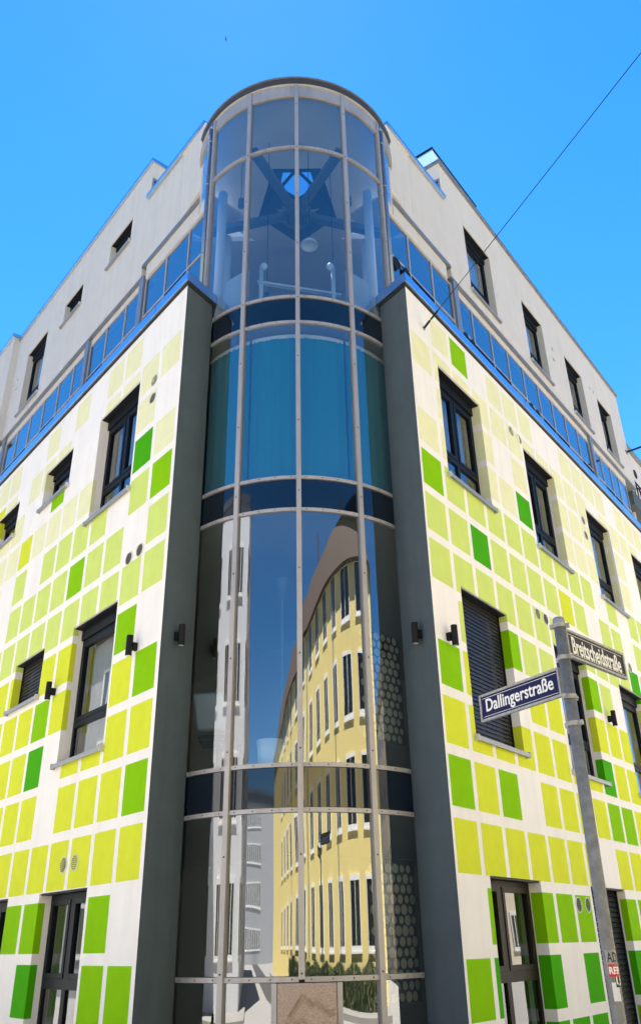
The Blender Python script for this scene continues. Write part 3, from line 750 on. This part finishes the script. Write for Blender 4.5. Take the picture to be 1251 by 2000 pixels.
# glass balustrade on the right roof
for k in range(2):
    q = MB(); o0 = OFF + .12 + k * 1.3
    fbox(q, 'R', 3.47, 3.50, o0, o0 + 1.28, 16.68, 16.73); rail = q.build('balustrade_rail', M['frame'], bld)
    q = MB(); q.face([P('R', 3.485, o0, 16.15), P('R', 3.485, o0 + 1.28, 16.15), P('R', 3.485, o0 + 1.28, 16.68), P('R', 3.485, o0, 16.68)]); q.build('balustrade_pane', M['frosted'], rail)
q = MB(); fbox(q, 'R', 3.50, 5.5, OFF + .12, OFF + .15, 16.68, 16.73); rail = q.build('balustrade_rail', M['frame'], bld)
q = MB(); q.face([P('R', 3.5, OFF + .135, 16.15), P('R', 5.5, OFF + .135, 16.15), P('R', 5.5, OFF + .135, 16.68), P('R', 3.5, OFF + .135, 16.68)]); q.build('balustrade_pane', M['frosted'], rail)
# lightning rod on the left roof
q = MB(); c = P('L', 2.95, OFF + 1.2, 0); q.tube((c.x, c.y, 15.0), (c.x, c.y, 16.6), .008, n=6); q.build('lightning_rod', M['black'], bld)

# ------------------------------------------------------------------ wall lamps
def lamp(C, n, label):
    n = Vector((n.x, n.y, 0)).normalized(); base = Vector(C)
    t = thing('wall_lamp', label, 'wall lamp', base, 'black up and down lamps on the walls')
    ax = base + n * .095; s = n.cross(Vector((0, 0, 1)))
    q = MB(); q.lathe(ax, [(.0, -.118), (.030, -.118), (.030, -.112), (.037, -.112), (.037, .118), (.030, .118), (.030, .112), (.0, .112)], 20); q.build('lamp_body', M['black'], t)
    q = MB(); q.lathe(ax, [(0, -.1185), (.029, -.1185)], 16); q.build('lens', M['paper'], t)
    q = MB(); a = base + n * .001
    q.hexa([a - s * .022 + Vector((0, 0, -.045)), a + s * .022 + Vector((0, 0, -.045)), a + s * .022 + n * .055 + Vector((0, 0, -.045)), a - s * .022 + n * .055 + Vector((0, 0, -.045)),
            a - s * .022 + Vector((0, 0, .045)), a + s * .022 + Vector((0, 0, .045)), a + s * .022 + n * .055 + Vector((0, 0, .045)), a - s * .022 + n * .055 + Vector((0, 0, .045))]); q.build('bracket', M['black'], t)
lamp(P('R', .22, 0, 4.62), -nR, 'black tube lamp beside the closed shutter on the right facade')
lamp(P('R', 5.275, 0, 4.622), -nR, 'black tube lamp on the right facade beyond the street sign, the farthest one')
lamp(P('L', .475, 0, 4.612), -nL, 'black tube lamp on the bright green square of the left facade')
lamp(P('L', 2.715, 0, 4.60), -nL, 'black tube lamp beside the small shuttered window on the left facade')
for c, dd, lab in ((c0, dl_, 'black tube lamp on the slate pier left of the glass tower'), (c1, dr_, 'black tube lamp on the slate pier right of the glass tower')):
    nrm = Vector((dd.y, -dd.x)); nrm = nrm if nrm.y < 0 else -nrm
    p = c + dd * .218; lamp((p.x, p.y, 4.64), nrm, lab)

# ------------------------------------------------------------------ things inside the tower
for k, (a, b) in enumerate(((-52, -24.5), (-23.5, -.4), (.4, 23.5), (24.5, 52))):
    q = MB(); n = 34
    for j in range(n):
        x0 = a + (b - a) * j / n; x1 = a + (b - a) * (j + 1) / n; r0 = 1.66 + .006 * math.sin(j * .9 + k); r1 = 1.66 + .006 * math.sin((j + 1) * .9 + k)
        q.face([T(x0, r0, 6.95), T(x1, r1, 6.95), T(x1, r1, 9.42), T(x0, r0, 9.42)])
    c = q.build('curtain', M['curtain']); tag(c, ['teal curtain behind the far left pane of the tower above the second spandrel', 'blue curtain filling the pane just left of the middle mullion', 'blue curtain filling the pane just right of the middle mullion', 'teal curtain behind the far right pane of the tower above the second spandrel'][k], 'curtain', 'curtains hung behind the tower glass')
    q = MB()
    for j in range(n):
        x0 = a + (b - a) * (j + .1) / n; x1 = a + (b - a) * (j + .9) / n; hh = .025 + .02 * random.random()
        q.face([T(x0, 1.675, 9.40 - hh), T(x1, 1.675, 9.40 - hh), T(x1, 1.675, 9.43), T(x0, 1.675, 9.43)])
    h_ = q.build('heading_tape', M['lace'], c)
def screen(z0, z1, lab):   # heights in the tower's own measure
    t = thing('honeycomb_screen', lab, 'screen', T(39, 1.60, z0), 'honeycomb screens inside the tower')
    q = MB(); cbox(q, 27.5, 53, 1.585, 1.60, z0, z1, 8); q.build('backing', M['honey'], t)
    q = MB(); rr = .052; row = 0; z = z0 + .05
    while z < z1 - .04:
        a = 28.5 + (1.9 if row % 2 else 0)
        while a < 52:
            c = T(a, 1.602, z); n = (T(a, 2, z) - T(a, 1, z)).normalized(); q.lathe(c, [(random.uniform(.034, .050), 0), (.0, .006)], 10, n); a += 3.95
        z += .102; row += 1
    o = q.build('discs', M['honey_disc'], t); o['kind'] = 'stuff'
screen(3.70, 5.02, 'dark honeycomb screen behind the right tower pane, the upper one'); screen(1.05, 2.42, 'dark honeycomb screen behind the right tower pane, the lower one')
# pendant dish lamp
t = thing('pendant_lamp', 'pale dish shaped pendant lamp hanging below the star shaped skylight', 'lamp', S(-.10, 10.35, 12.2))
q = MB(); q.lathe(S(-.10, 10.35, 12.2), [(.02, .14), (.06, .12), (.12, .05), (.135, 0), (.128, 0), (.11, .04), (.05, .10), (0, .11)], 22); q.build('lamp_shade', M['white_metal'], t, smooth=True)
q = MB(); q.tube(S(-.10, 10.35, 12.33), S(-.10, 10.35, 14.60), .006, n=6); q.build('cable', M['black'], t)
for sg, lab in ((-1, 'white globe lamp on a thin white post, left in the top room'), (1, 'white globe lamp on a thin white post, right in the top room')):
    a = sg * 21.5; c = T(a, 1.52, 0); t = thing('globe_lamp', lab, 'lamp', (c.x, c.y, zz(9.98)), 'globe lamps in the top room')
    q = MB(); q.tube((c.x, c.y, zz(9.98)), (c.x, c.y, zz(10.98)), .03, n=10); q.build('post', M['inner_white'], t, smooth=True)
    b = T(sg * 19.8, 1.52, 10.98); q = MB(); q.lathe(b, [(.0, -.055), (.03, -.045), (.052, -.015), (.055, .0), (.045, .035), (.02, .055), (0, .058)], 16); q.build('globe', M['white_metal'], t, smooth=True)
t = thing('batten_light', 'long white batten light hanging level across the top room', 'lamp', S(-.4, 10.2, 11.2))
q = MB(); q.hexa([S(*p) for p in [(-.95, 10.1, 11.17), (.42, 10.45, 11.17), (.42, 10.52, 11.17), (-.95, 10.17, 11.17), (-.95, 10.1, 11.21), (.42, 10.45, 11.21), (.42, 10.52, 11.21), (-.95, 10.17, 11.21)]]); q.build('housing', M['white_metal'], t)
q = MB(); q.tube(S(-.8, 10.17, 11.2), S(-.8, 10.17, 14.60), .005, n=5); q.build('cable', M['black'], t)
q = MB(); q.tube(S(.3, 10.45, 11.2), S(.3, 10.45, 14.60), .005, n=5); q.build('cable', M['black'], t)
spots = [((-1.33, 10.6, 13.45), 'dark cylinder spotlight seen through the left upper pane'), ((.62, 10.6, 13.45), 'dark cylinder spotlight seen through the right upper pane'), ((-.30, 10.1, 14.3), 'dark cylinder spotlight under the ceiling just right of the middle mullion'),
         ((-.95, 12.1, 12.75), 'dark cylinder spotlight above the left globe lamp'), ((.35, 12.1, 12.75), 'dark cylinder spotlight above the right globe lamp')]
for c, lab in spots:
    c = S(*c)
    t = thing('spotlight', lab, 'spotlight', c, 'cylinder spotlights in the top room')
    q = MB(); q.lathe(c, [(0, 0), (.05, 0), (.05, .17), (0, .17)], 16); q.build('lamp_body', M['steel_blue'], t)
    q = MB(); q.tube((c[0], c[1], c[2] + .17), (c[0], c[1], zz(14.60)), .008, n=6); q.build('stem', M['steel_blue'], t)
# office chair, uplighter and paper bin on the second floor of the tower
c = T(-45, 1.36, 0); t = thing('office_chair', 'dark swivel chair behind the left tower pane on the middle floor', 'chair', (c.x, c.y, zz(3.31)))
q = MB(); q.box(c.x - .22, c.x + .22, c.y - .2, c.y + .22, zz(3.74), zz(3.82)); q.build('seat', M['black'], t, bevel=.03)
q = MB(); q.hexa([(c.x - .24, c.y - .16, zz(3.86)), (c.x + .16, c.y - .22, zz(3.86)), (c.x + .16, c.y - .16, zz(3.86)), (c.x - .24, c.y - .10, zz(3.86)), (c.x - .30, c.y - .26, zz(4.30)), (c.x + .08, c.y - .32, zz(4.30)), (c.x + .08, c.y - .26, zz(4.30)), (c.x - .30, c.y - .2, zz(4.30))]); q.build('backrest', M['alu_grey'], t, bevel=.03)
q = MB(); q.tube((c.x, c.y, zz(3.42)), (c.x, c.y, zz(3.74)), .03); q.build('column', M['black'], t)
q = MB()
for k in range(5): q.tube((c.x, c.y, zz(3.44)), (c.x + .27 * math.sin(k * 1.257), c.y + .27 * math.cos(k * 1.257), zz(3.36)), .02)
q.build('base', M['black'], t)
t = thing('uplighter', 'tall floor lamp with a wide flat head inside the tower on the middle floor', 'lamp', S(-.55, 10.6, 3.31))
q = MB(); q.tube(S(-.55, 10.6, 3.31), S(-.55, 10.6, 6.0), .025); q.build('pole', M['steel_blue'], t)
q = MB(); q.lathe(S(-.55, 10.6, 5.9), [(.03, 0), (.10, .12), (.12, .18), (.10, .18), (0, .10)], 16); q.build('head', M['steel_blue'], t)
c = T(-13.5, 1.45, 0); t = thing('paper_bin', 'pale round bin standing behind the glass left of the middle mullion', 'bin', (c.x, c.y, zz(3.31)))
q = MB(); q.lathe((c.x, c.y, zz(3.311)), [(0, 0), (.12, 0), (.15, .34), (.14, .34), (.115, .01), (0, .01)], 20); q.build('bin_body', M['inner_white'], t, smooth=True)
c = P('R', 1.05, .75, 1.75); t = thing('table_lamp', 'orange shaded hanging lamp glimpsed through the brown glazed door', 'lamp', c)
q = MB(); q.lathe(c, [(.05, .24), (.17, .24), (.2, 0), (.19, 0), (.16, .22)], 20); q.build('lamp_shade', M['orange'], t)
q = MB(); q.tube((c.x, c.y, c.z + .22), (c.x, c.y, 2.9), .006); q.build('cable', M['black'], t)

# ------------------------------------------------------------------ street sign post
SP = Vector((1.25, 4.15)); TOPZ = 3.115
post = thing('street_sign_post', 'galvanised pole carrying two street name plates in front of the right facade', 'street sign', (1.228, 4.156, 0))
lean = lambda z: Vector((1.226 + .0265 * z / 3.12, 4.157 - .007 * z / 3.12, z))
q = MB(); q.tube(lean(0), lean(TOPZ - .03), .030, n=20); q.build('pole', M['galv'], post, smooth=True)
q = MB(); q.lathe(lean(TOPZ - .03), [(.0315, -.02), (.0315, .015), (.026, .03), (0, .034)], 18); q.build('cap', M['alu_grey'], post)
for z, turn in ((3.07, .3), (2.895, 1.0), (2.69, -.6), (2.555, .9)):
    q = MB(); c = lean(z); q.lathe(c, [(.031, -.011), (.034, -.011), (.034, .011), (.031, .011)], 20)
    d = Vector((math.cos(turn), -math.sin(turn), 0)); s = Vector((d.y, -d.x, 0))
    for sg in (1, -1):
        a = c + d * (.034 * sg); q.hexa([a - s * .008 + Vector((0, 0, -.012)), a + s * .008 + Vector((0, 0, -.012)), a + s * .008 + d * (.017 * sg) + Vector((0, 0, -.012)), a - s * .008 + d * (.017 * sg) + Vector((0, 0, -.012)), a - s * .008 + Vector((0, 0, .012)), a + s * .008 + Vector((0, 0, .012)), a + s * .008 + d * (.017 * sg) + Vector((0, 0, .012)), a - s * .008 + d * (.017 * sg) + Vector((0, 0, .012))])
    q.tube(c + d * .043 - s * .016, c + d * .043 + s * .016, .0045, n=6)
    q.build('clamp', M['clamp'], post)
def text_mesh(txt, size, xs, extrude, bold):
    cu = bpy.data.curves.new('lettering', 'FONT'); cu.body = txt; cu.size = size; cu.extrude = extrude; cu.align_x = 'CENTER'; cu.align_y = 'CENTER'; cu.offset = bold; cu.resolution_u = 3
    ob = bpy.data.objects.new('lettering', cu); col.objects.link(ob)
    me = bpy.data.meshes.new_from_object(ob.evaluated_get(bpy.context.evaluated_depsgraph_get()))
    bpy.data.objects.remove(ob); bpy.data.curves.remove(cu)
    return me
def place_text(txt, size, width, height, origin, ux, uz, un, name, m, parent, bold=0.):
    me = text_mesh(txt, size, 1, .001, bold)
    xs = [v.co.x for v in me.vertices]; ys = [v.co.y for v in me.vertices]
    kx = width / (max(xs) - min(xs)); ky = height / (max(ys) - min(ys)); mx, my = (max(xs) + min(xs)) / 2, (max(ys) + min(ys)) / 2
    for v in me.vertices:
        x, y, z = (v.co.x - mx) * kx, (v.co.y - my) * ky, v.co.z
        v.co = ux * x + uz * y + un * z
    me.materials.append(m); o = bpy.data.objects.new(name, me); col.objects.link(o); o.location = origin; attach(o, parent); return o
def plate(ang, s0, s1, z0, z1, txt, m, lab, flip):
    d = Vector((math.cos(R(ang)), math.sin(R(ang)), 0)); zv = Vector((0, 0, 1)); n = Vector((d.y, -d.x, 0))
    if n.y > 0: n = -n
    C = lean((z0 + z1) / 2); C.z = 0
    th = .010
    def bx(q, a, b, o0, o1, c, e): q.hexa([C + d * a + n * o0 + zv * c, C + d * b + n * o0 + zv * c, C + d * b + n * o1 + zv * c, C + d * a + n * o1 + zv * c, C + d * a + n * o0 + zv * e, C + d * b + n * o0 + zv * e, C + d * b + n * o1 + zv * e, C + d * a + n * o1 + zv * e])
    q = MB(); bx(q, s0 + .01, s1 - .01, -th / 2, th / 2, z0 + .01, z1 - .01); pl_ = q.build('name_plate', m, post); pl_['label'] = lab
    q = MB(); f = .0135; o = .0115
    bx(q, s0, s1, -o, o, z0, z0 + f); bx(q, s0, s1, -o, o, z1 - f, z1); bx(q, s0, s0 + f, -o, o, z0 + f, z1 - f); bx(q, s1 - f, s1, -o, o, z0 + f, z1 - f)
    q.build('plate_frame', M['clamp'], pl_, bevel=.002)
    g_ = .0235; w_ = .0022; o = th / 2
    for sgn in (1, -1):
        oo = (o * sgn, (o + .0008) * sgn)
        q = MB(); bx(q, s0 + g_, s1 - g_, *oo, z0 + g_, z0 + g_ + w_); q.build('border_line', M['letter'], pl_)
        q = MB(); bx(q, s0 + g_, s1 - g_, *oo, z1 - g_ - w_, z1 - g_); q.build('border_line', M['letter'], pl_)
    ux = d if d.x > 0 else -d
    for sgn in (1, -1):
        place_text(txt, .1, (s1 - s0) * .84, (z1 - z0) * .62, C + d * ((s0 + s1) / 2) + zv * ((z0 + z1) / 2 - .002) + n * (sgn * (th / 2 + .001)), ux * sgn, zv, n * sgn, 'lettering', M['letter'], pl_, .0014)
plate(45.5, .045, .690, 2.912, 3.068, 'Breitscheidstraße', M['sign_brown'], 'faded dark brown name plate', 0)
plate(121, .045, .675, 2.705, 2.858, 'Dallingerstraße', M['sign_blue'], 'dark blue name plate', 0)
# weathered stickers wrapped round the pole
def sticker(z0, z1, a0, a1, m, name, r=.0308):
    q = MB(); c = lean((z0 + z1) / 2); n = 8; i = 0
    for k in range(n):
        t0, t1 = R(a0 + (a1 - a0) * k / n), R(a0 + (a1 - a0) * (k + 1) / n)
        q.face([(c.x + r * math.sin(t0), c.y - r * math.cos(t0), z0), (c.x + r * math.sin(t1), c.y - r * math.cos(t1), z0), (c.x + r * math.sin(t1), c.y - r * math.cos(t1), z1), (c.x + r * math.sin(t0), c.y - r * math.cos(t0), z1)])
    return q.build(name, m, post)
def wrap_text(txt, z, h, a0, a1, m, r=.0314):
    me = text_mesh(txt, .1, 1, 0, .002); xs = [v.co.x for v in me.vertices]; ys = [v.co.y for v in me.vertices]; c = lean(z)
    for v in me.vertices:
        u = (v.co.x - min(xs)) / (max(xs) - min(xs)); w = (v.co.y - min(ys)) / (max(ys) - min(ys)); t = R(a0 + (a1 - a0) * u)
        v.co = Vector((c.x + r * math.sin(t), c.y - r * math.cos(t), z + h * w))
    me.materials.append(m); o = bpy.data.objects.new('sticker_lettering', me); col.objects.link(o); attach(o, post)
sticker(1.462, 1.555, -50, 70, M['worn_paper'], 'sticker'); wrap_text('AD.', 1.507, .040, -40, 62, M['ink'])
s_ = sticker(1.452, 1.500, -42, 82, M['red'], 'sticker', .0311); s_['label'] = 'red sticker'; wrap_text('REB', 1.462, .028, -34, 60, M['letter'], .0316)
sticker(1.412, 1.4515, 4, 86, M['ink'], 'sticker', .0311); wrap_text('U', 1.418, .034, 10, 58, M['letter'], .0316)
sticker(1.36, 1.43, -30, 30, M['paper'], 'sticker', .0306)

# ------------------------------------------------------------------ overhead cable
A = P('R', .375, 0, 9.15); v = Vector((3.307, 5.170, 7.9)); B = A + (Vector((0, 0, EYE)) + v - A) * 3.93      # over the camera to the yellow facade
t = thing('overhead_cable', 'thin dark cable running from the right facade up across the sky', 'cable', A)
d = (B - A).normalized()
q = MB(); prev = None; n = 18
pts = [A.lerp(B, k / n) - Vector((0, 0, .06 * math.sin(math.pi * k / n))) for k in range(n + 1)]
for a, b in zip(pts, pts[1:]): q.tube(a, b, .0048, n=6, caps=False)
q.build('wire', M['black'], t)
q = MB(); a = pts[0]; d0 = (pts[1] - pts[0]).normalized(); q.tube(a + d0 * .02, a + d0 * .16, .017, n=8); q.tube(a + d0 * .20, a + d0 * .36, .014, n=8); q.tube(a, a + d0 * .4, .008, n=6); q.build('turnbuckle', M['black'], t)
q = MB(); q.lathe(A, [(.0, .012), (.03, .012), (.03, 0)], 14, -Vector((nR.x, nR.y, 0))); q.build('anchor_plate', M['clamp'], t)

# slim bollard whose top just enters the picture, bird in the sky
c = Vector((-2.17, 8.05, 0)); t = thing('bollard', 'slim black rounded post in front of the left facade, only its top in view', 'bollard', c)
q = MB(); q.lathe(c, [(.05, 0), (.05, .02), (.03, .03), (.03, .95), (.027, .975), (.016, .99), (0, .996)], 16); q.build('post', M['black'], t, smooth=True)
bp_ = Vector((0, 0, EYE)) + (fw + rt * ((441 - 625.5) / 1605.5) + up * ((1000 - 77) / 1605.5)) * 60
t = thing('bird', 'tiny dark bird far up in the blue sky', 'bird', bp_)
q = MB(); q.lathe(bp_, [(0, -.09), (.03, -.05), (.04, 0), (.025, .06), (0, .09)], 8, Vector((1, .3, 0))); q.build('body', M['bird'], t)
for sg in (1, -1):
    q = MB(); q.face([bp_ + Vector((-.04, 0, .01)), bp_ + Vector((.05, 0, .01)), bp_ + Vector((.02, .2 * sg, .06)), bp_ + Vector((-.03, .2 * sg, .06))]); q.build('wing', M['bird'], t)

# ==================================================================  the rest of the street
def pavement(poly, name='pavement'):
    q = MB(); q.prism(poly, -.05, .12); return tag(q.build(name, M['paving']), kind='structure')
ap = wedge(-2.0, -2.0, 40, 60)
pavement([ap[0] + Vector((0, 1.5)), ap[1], ap[2]])
frame_cache = {}
def far_window(bpar, p, ux, n, w, h_, key, mat_f='winwhite', bars=1):
    # p: lower-left corner on the wall plane, ux along wall, n outward normal
    if key not in frame_cache:
        q = MB(); f = .13
        q.box(0, f, -.05, .03, 0, h_); q.box(w - f, w, -.05, .03, 0, h_); q.box(f, w - f, -.049, .03, h_ - f, h_); q.box(f, w - f, -.049, .03, 0, f); q.box(-.06, w + .06, -.075, .03, -.06, -.001)
        for k in range(bars): x = w * (k + 1) / (bars + 1); q.box(x - .045, x + .045, -.048, .03, f, h_ - f)
        a = q.build('window', M[mat_f]); me = a.data
        q = MB(); q.face([(f, -.015, f), (w - f, -.015, f), (w - f, -.015, h_ - f), (f, -.015, h_ - f)]); b = q.build('pane', M['dark_pane']); mp = b.data
        bpy.data.objects.remove(a); bpy.data.objects.remove(b); frame_cache[key] = (me, mp)
    me, mp = frame_cache[key]
    o = bpy.data.objects.new('window', me); col.objects.link(o); o.parent = bpar; o.location = Vector(p) - wloc(bpar)
    o.rotation_euler = (0, 0, math.atan2(ux.y, ux.x))
    c = bpy.data.objects.new('pane', mp); col.objects.link(c); c.parent = o
def rounded(poly, i, r, n=8):
    a, b, c = poly[i - 1], poly[i], poly[(i + 1) % len(poly)]
    u = (a - b).normalized(); v = (c - b).normalized(); half = math.acos(max(-1, min(1, u.dot(v)))) / 2
    t = r / math.tan(half); ctr = b + (u + v).normalized() * (r / math.sin(half))
    p0, p1 = b + u * t, b + v * t; out = []
    a0 = math.atan2((p0 - ctr).y, (p0 - ctr).x); a1 = math.atan2((p1 - ctr).y, (p1 - ctr).x); da = (a1 - a0 + math.pi) % (2 * math.pi) - math.pi
    for k in range(n + 1): t_ = a0 + da * k / n; out.append(ctr + Vector((math.cos(t_), math.sin(t_))) * r)
    return poly[:i] + out + poly[i + 1:]
def inset(poly, d):
    out = []; n = len(poly)
    ar = sum(poly[k].x * poly[(k + 1) % n].y - poly[(k + 1) % n].x * poly[k].y for k in range(n))
    sg = 1 if ar > 0 else -1
    for k in range(n):
        a, b, c = poly[k - 1], poly[k], poly[(k + 1) % n]
        e0 = (b - a).normalized(); e1 = (c - b).normalized(); n0 = Vector((-e0.y, e0.x)) * sg; n1 = Vector((-e1.y, e1.x)) * sg
        m = (n0 + n1); m = m / max(.2, m.length_squared) * 2; out.append(b + m * d)
    return out
def city_block(name, label, apex, da, db, la, lb, eave, ridge, wallm, roofm, win, r=1.6, zfirst=1.0, storeys=4, fh=3.0, pitch=2.2, flat=False, wide=None):
    t = thing(name, label, 'building', (apex.x, apex.y, 0))
    poly = [apex, apex + db * lb, apex + db * lb + da * la, apex + da * la]
    poly_r = rounded([poly[3], poly[0], poly[1], poly[2]], 1, r)
    q = MB(); q.prism(poly_r if True else poly, 0, eave); q.build('wall', wallm, t)
    ov = inset(poly_r, -.45); top = inset(poly_r, 2.4)
    q = MB()
    if flat:
        q.prism(inset(poly_r, -.1), eave, eave + .3)
    else:
        n = len(ov)
        q.face([(p.x, p.y, eave) for p in reversed(ov)])
        for k in range(n): q.face([(ov[k].x, ov[k].y, eave + .01), (ov[(k + 1) % n].x, ov[(k + 1) % n].y, eave + .01), (top[(k + 1) % n].x, top[(k + 1) % n].y, ridge), (top[k].x, top[k].y, ridge)])
        q.face([(p.x, p.y, ridge) for p in top])
    q.build('roof', roofm, t)
    w, h_ = win
    ctr = apex + da * la / 2 + db * lb / 2
    for d, L in ((da, la), (db, lb)):
        n = Vector((d.y, -d.x)); n = n if n.dot(apex + d * L / 2 - ctr) > 0 else -n
        # local -Y must point outwards
        ux = Vector((-n.y, n.x))
        s = r / .6 + 1.0; k = 0
        while s + w < min(L, 40) - .5:
            ww = w
            if wide and d is da and k < wide[0]: ww = wide[1]
            for f in range(storeys):
                st = s if ux.dot(d) > 0 else s + ww
                p = apex + d * st + n * .0
                far_window(t, (p.x, p.y, zfirst + f * fh), ux, n, ww, h_, (round(ww, 2), round(h_, 2)))
            s += pitch + ww - w; k += 1
    # two windows side by side on the rounded corner
    b = (da + db).normalized(); n = -b; ux = Vector((-n.y, n.x)); half = math.acos(da.dot(db)) / 2
    ctr_ = apex + b * (r / math.sin(half))
    for f in range(storeys if not wide else 0):
        for turn in ((-.34, .30) if r > 4 else (0,)):
            n2 = Vector((n.x * math.cos(turn) - n.y * math.sin(turn), n.x * math.sin(turn) + n.y * math.cos(turn))); u2 = Vector((-n2.y, n2.x)); W2 = 3.0 if r > 4 else 1.1
            p = ctr_ + n2 * (r - (.16 if r > 4 else .06)) - u2 * W2 / 2
            far_window(t, (p.x, p.y, zfirst + f * fh), u2, n2, W2, h_, ('corner', W2, round(h_, 2)))
    return t, poly
SW = -dR; SE = -dL; NE = dR; NW = dL
yA = Vector((11.0, -2.8)) + NE * 6.3
yb, ypoly = city_block('yellow_building', 'long yellow building with white windows and brown tiled roof behind the camera', yA, SW, nR * -1, 50, 14, 12.4, 15.3, M['yellow'], M['rooftile'], (1.25, 1.95), r=.5, zfirst=1.4, storeys=4, fh=3.05, pitch=2.75, wide=(2, 2.3))
for k in range(3):
    s = 5 + 9 * k; p = yA + SW * (s + 3) - nR * 4.0
    q = MB(); q.box(p.x - .2, p.x + .2, p.y - .2, p.y + .2, 14.5, 17.2); q.build('chimney', M['rooftile'], yb)
for s in (10.35, 19.75, 29.15):
    n = nR
    p = yA + SW * s + n * .08; q = MB(); q.tube((p.x, p.y, 0), (p.x, p.y, 12.2), .06, n=8); q.build('downpipe', M['zinc_pipe'], yb)
wA = Vector((-11.2, -3.2))
city_block('white_building', 'white corner building with upright windows left behind the camera', wA, SW, NW, 36, 12, 14.6, 17.5, M['whiterender'], M['coping_dark'], (1.15, 1.9), r=.4, zfirst=1.3, storeys=4, fh=3.3, pitch=3.0, flat=True)
eA = yA + NE * 11.5
city_block('cream_building', 'cream rendered building across the street from the right facade', eA, NE, SE, 40, 26, 12.5, 16.0, M['cream'], M['rooftile'], (1.1, 1.6), r=.8, zfirst=1.2, storeys=4, fh=3.0, pitch=2.6)
gA = CL - nL * 10.6 + dL * 8.5
city_block('grey_building', 'pale grey building across the street from the left facade', gA, NW, -nL, 60, 9, 13.8, 16.5, M['greyrender'], M['rooftile'], (1.2, 1.8), r=.4, zfirst=1.3, storeys=4, fh=3.1, pitch=2.8)
# closing view down the street
fp = Vector((0, 9.3)) + Vector((-.597, -.803)) * 78
t = thing('far_block', 'white office block with rows of windows closing the far end of the street', 'building', (fp.x, fp.y, 0))
ux = Vector((dR.y, -dR.x)); n = dR
q = MB(); q.prism([fp - ux * 40, fp + ux * 40, fp + ux * 40 - n * 10, fp - ux * 40 - n * 10], 0, 15); q.build('wall', M['greyrender'], t)
q = MB(); q.prism([fp - ux * 40.3 + n * .3, fp + ux * 40.3 + n * .3, fp + ux * 40.3 - n * 10, fp - ux * 40.3 - n * 10], 15, 15.4); q.build('roof', M['coping_dark'], t)
uxx = Vector((-n.y, n.x))
for f in range(4):
    for k in range(12):
        p = fp + uxx * (-13 + 2.2 * k) + n * .02; far_window(t, (p.x, p.y, 1.4 + 3.4 * f), uxx, n, 1.4, 1.9, 'farblock', bars=2)
# next house beyond the right wing
e0 = P('R', 14.05, .35, 0).xy; t = thing('neighbour_house', 'pale house next to the right wing with a round vent and dark balcony slab', 'building', (e0.x, e0.y, 0))
q = MB(); fbox(q, 'R', 14.07, 30, 1.6, 9, 0, 16.0); q.build('wall', M['plaster_top'], t)
q = MB(); fbox(q, 'R', 14.07, 30.2, 1.5, 9, 16.002, 16.12); q.build('roof_coping', M['coping_dark'], t)
q = MB(); q.lathe(P('R', 17.6, 1.598, 15.25), [(0, .004), (.13, .004), (.15, .02), (.17, 0)], 20, -Vector((nR.x, nR.y, 0))); q.build('round_vent', M['black'], t)
q = MB(); fbox(q, 'R', 14.10, 21, .98, 1.599, 12.45, 12.95); q.build('balcony_slab', M['slate'], t)
q = MB(); a = P('R', 14.6, 1.2, 0); q.tube((a.x, a.y, 9.0), (a.x, a.y, 12.45), .06); q.build('balcony_post', M['sill_end'], t)
for k in range(18):
    s = 14.3 + .3 * k
    q = MB(); q.tube(P('R', s, 1.02, 12.95), P('R', s, 1.02, 13.5), .014, n=5)
    for i in range(8):
        f0, f1 = math.pi * i / 8, math.pi * (i + 1) / 8
        q.tube(P('R', s + .15 - .14 * math.cos(f0), 1.02, 13.0 + .42 * math.sin(f0)), P('R', s + .15 - .14 * math.cos(f1), 1.02, 13.0 + .42 * math.sin(f1)), .013, n=5, caps=False)
    q.build('railing_hoop', M['frame'], t)
q = MB(); q.tube(P('R', 14.3, 1.02, 13.51), P('R', 19.7, 1.02, 13.51), .022, n=6); q.build('handrail', M['frame'], t)
# bracket arm on the end of the right wing
t = thing('bracket_arm', 'thin dark bracket arm sticking out beyond the right wing against the sky', 'bracket', P('R', 13.85, OFF, 14.0))
a = P('R', 13.85, OFF, 14.0); q = MB(); b = a + Vector((1.6, -.5, .28)); m_ = a.lerp(b, .5) + Vector((0, 0, .05)); q.tube(a, m_, .03, n=8); q.tube(m_, b, .028, n=8); q.build('arm', M['black'], t)
q = MB(); q.lathe(a, [(0, .02), (.08, .02), (.08, 0)], 12, -Vector((nR.x, nR.y, 0))); q.build('base_plate', M['alu_grey'], t)
# hedge and bicycles-high planting strip at the foot of the yellow building, pavements
n = nR
pavement([yA + n * 2.2, yA + SW * 50 + n * 2.2, yA + SW * 50 - n * 1, yA - n * 1 ])
pavement([wA + Vector((2.5, 1.5)), wA + NW * 36 + Vector((2, 1.5)), wA + NW * 36, wA, wA + SW * 36, wA + SW * 36 + Vector((2.2, -1.2))])
q = MB(); r0 = yA + n * 5.0; r1 = yA + n * 10.5
q.face([(p.x, p.y, .004) for p in (r0 + SW * 4, r1 + SW * 4, r1 + SW * 90, r0 + SW * 90)]); tag(q.build('road', M['asphalt']), kind='structure')
hedge = MB()
for k in range(9000):
    s = random.uniform(2.0, 30); p = yA + SW * s + n * random.uniform(.1, .9); z = random.uniform(.13, 1.05 + .10 * math.sin(s * 1.9)); sz = random.uniform(.07, .15)
    a = Vector((p.x, p.y, z)); u = Vector((random.uniform(-1, 1), random.uniform(-1, 1), random.uniform(-1, 1))).normalized(); w_ = u.orthogonal().normalized()
    hedge.face([a - u * sz, a - w_ * sz * .5, a + u * sz, a + w_ * sz * .5])
h_ = hedge.build('hedge', M['green_leaf']); tag(h_, 'low green hedge along the foot of the yellow building', 'hedge', kind='stuff')
print('tiles', n_tiles)
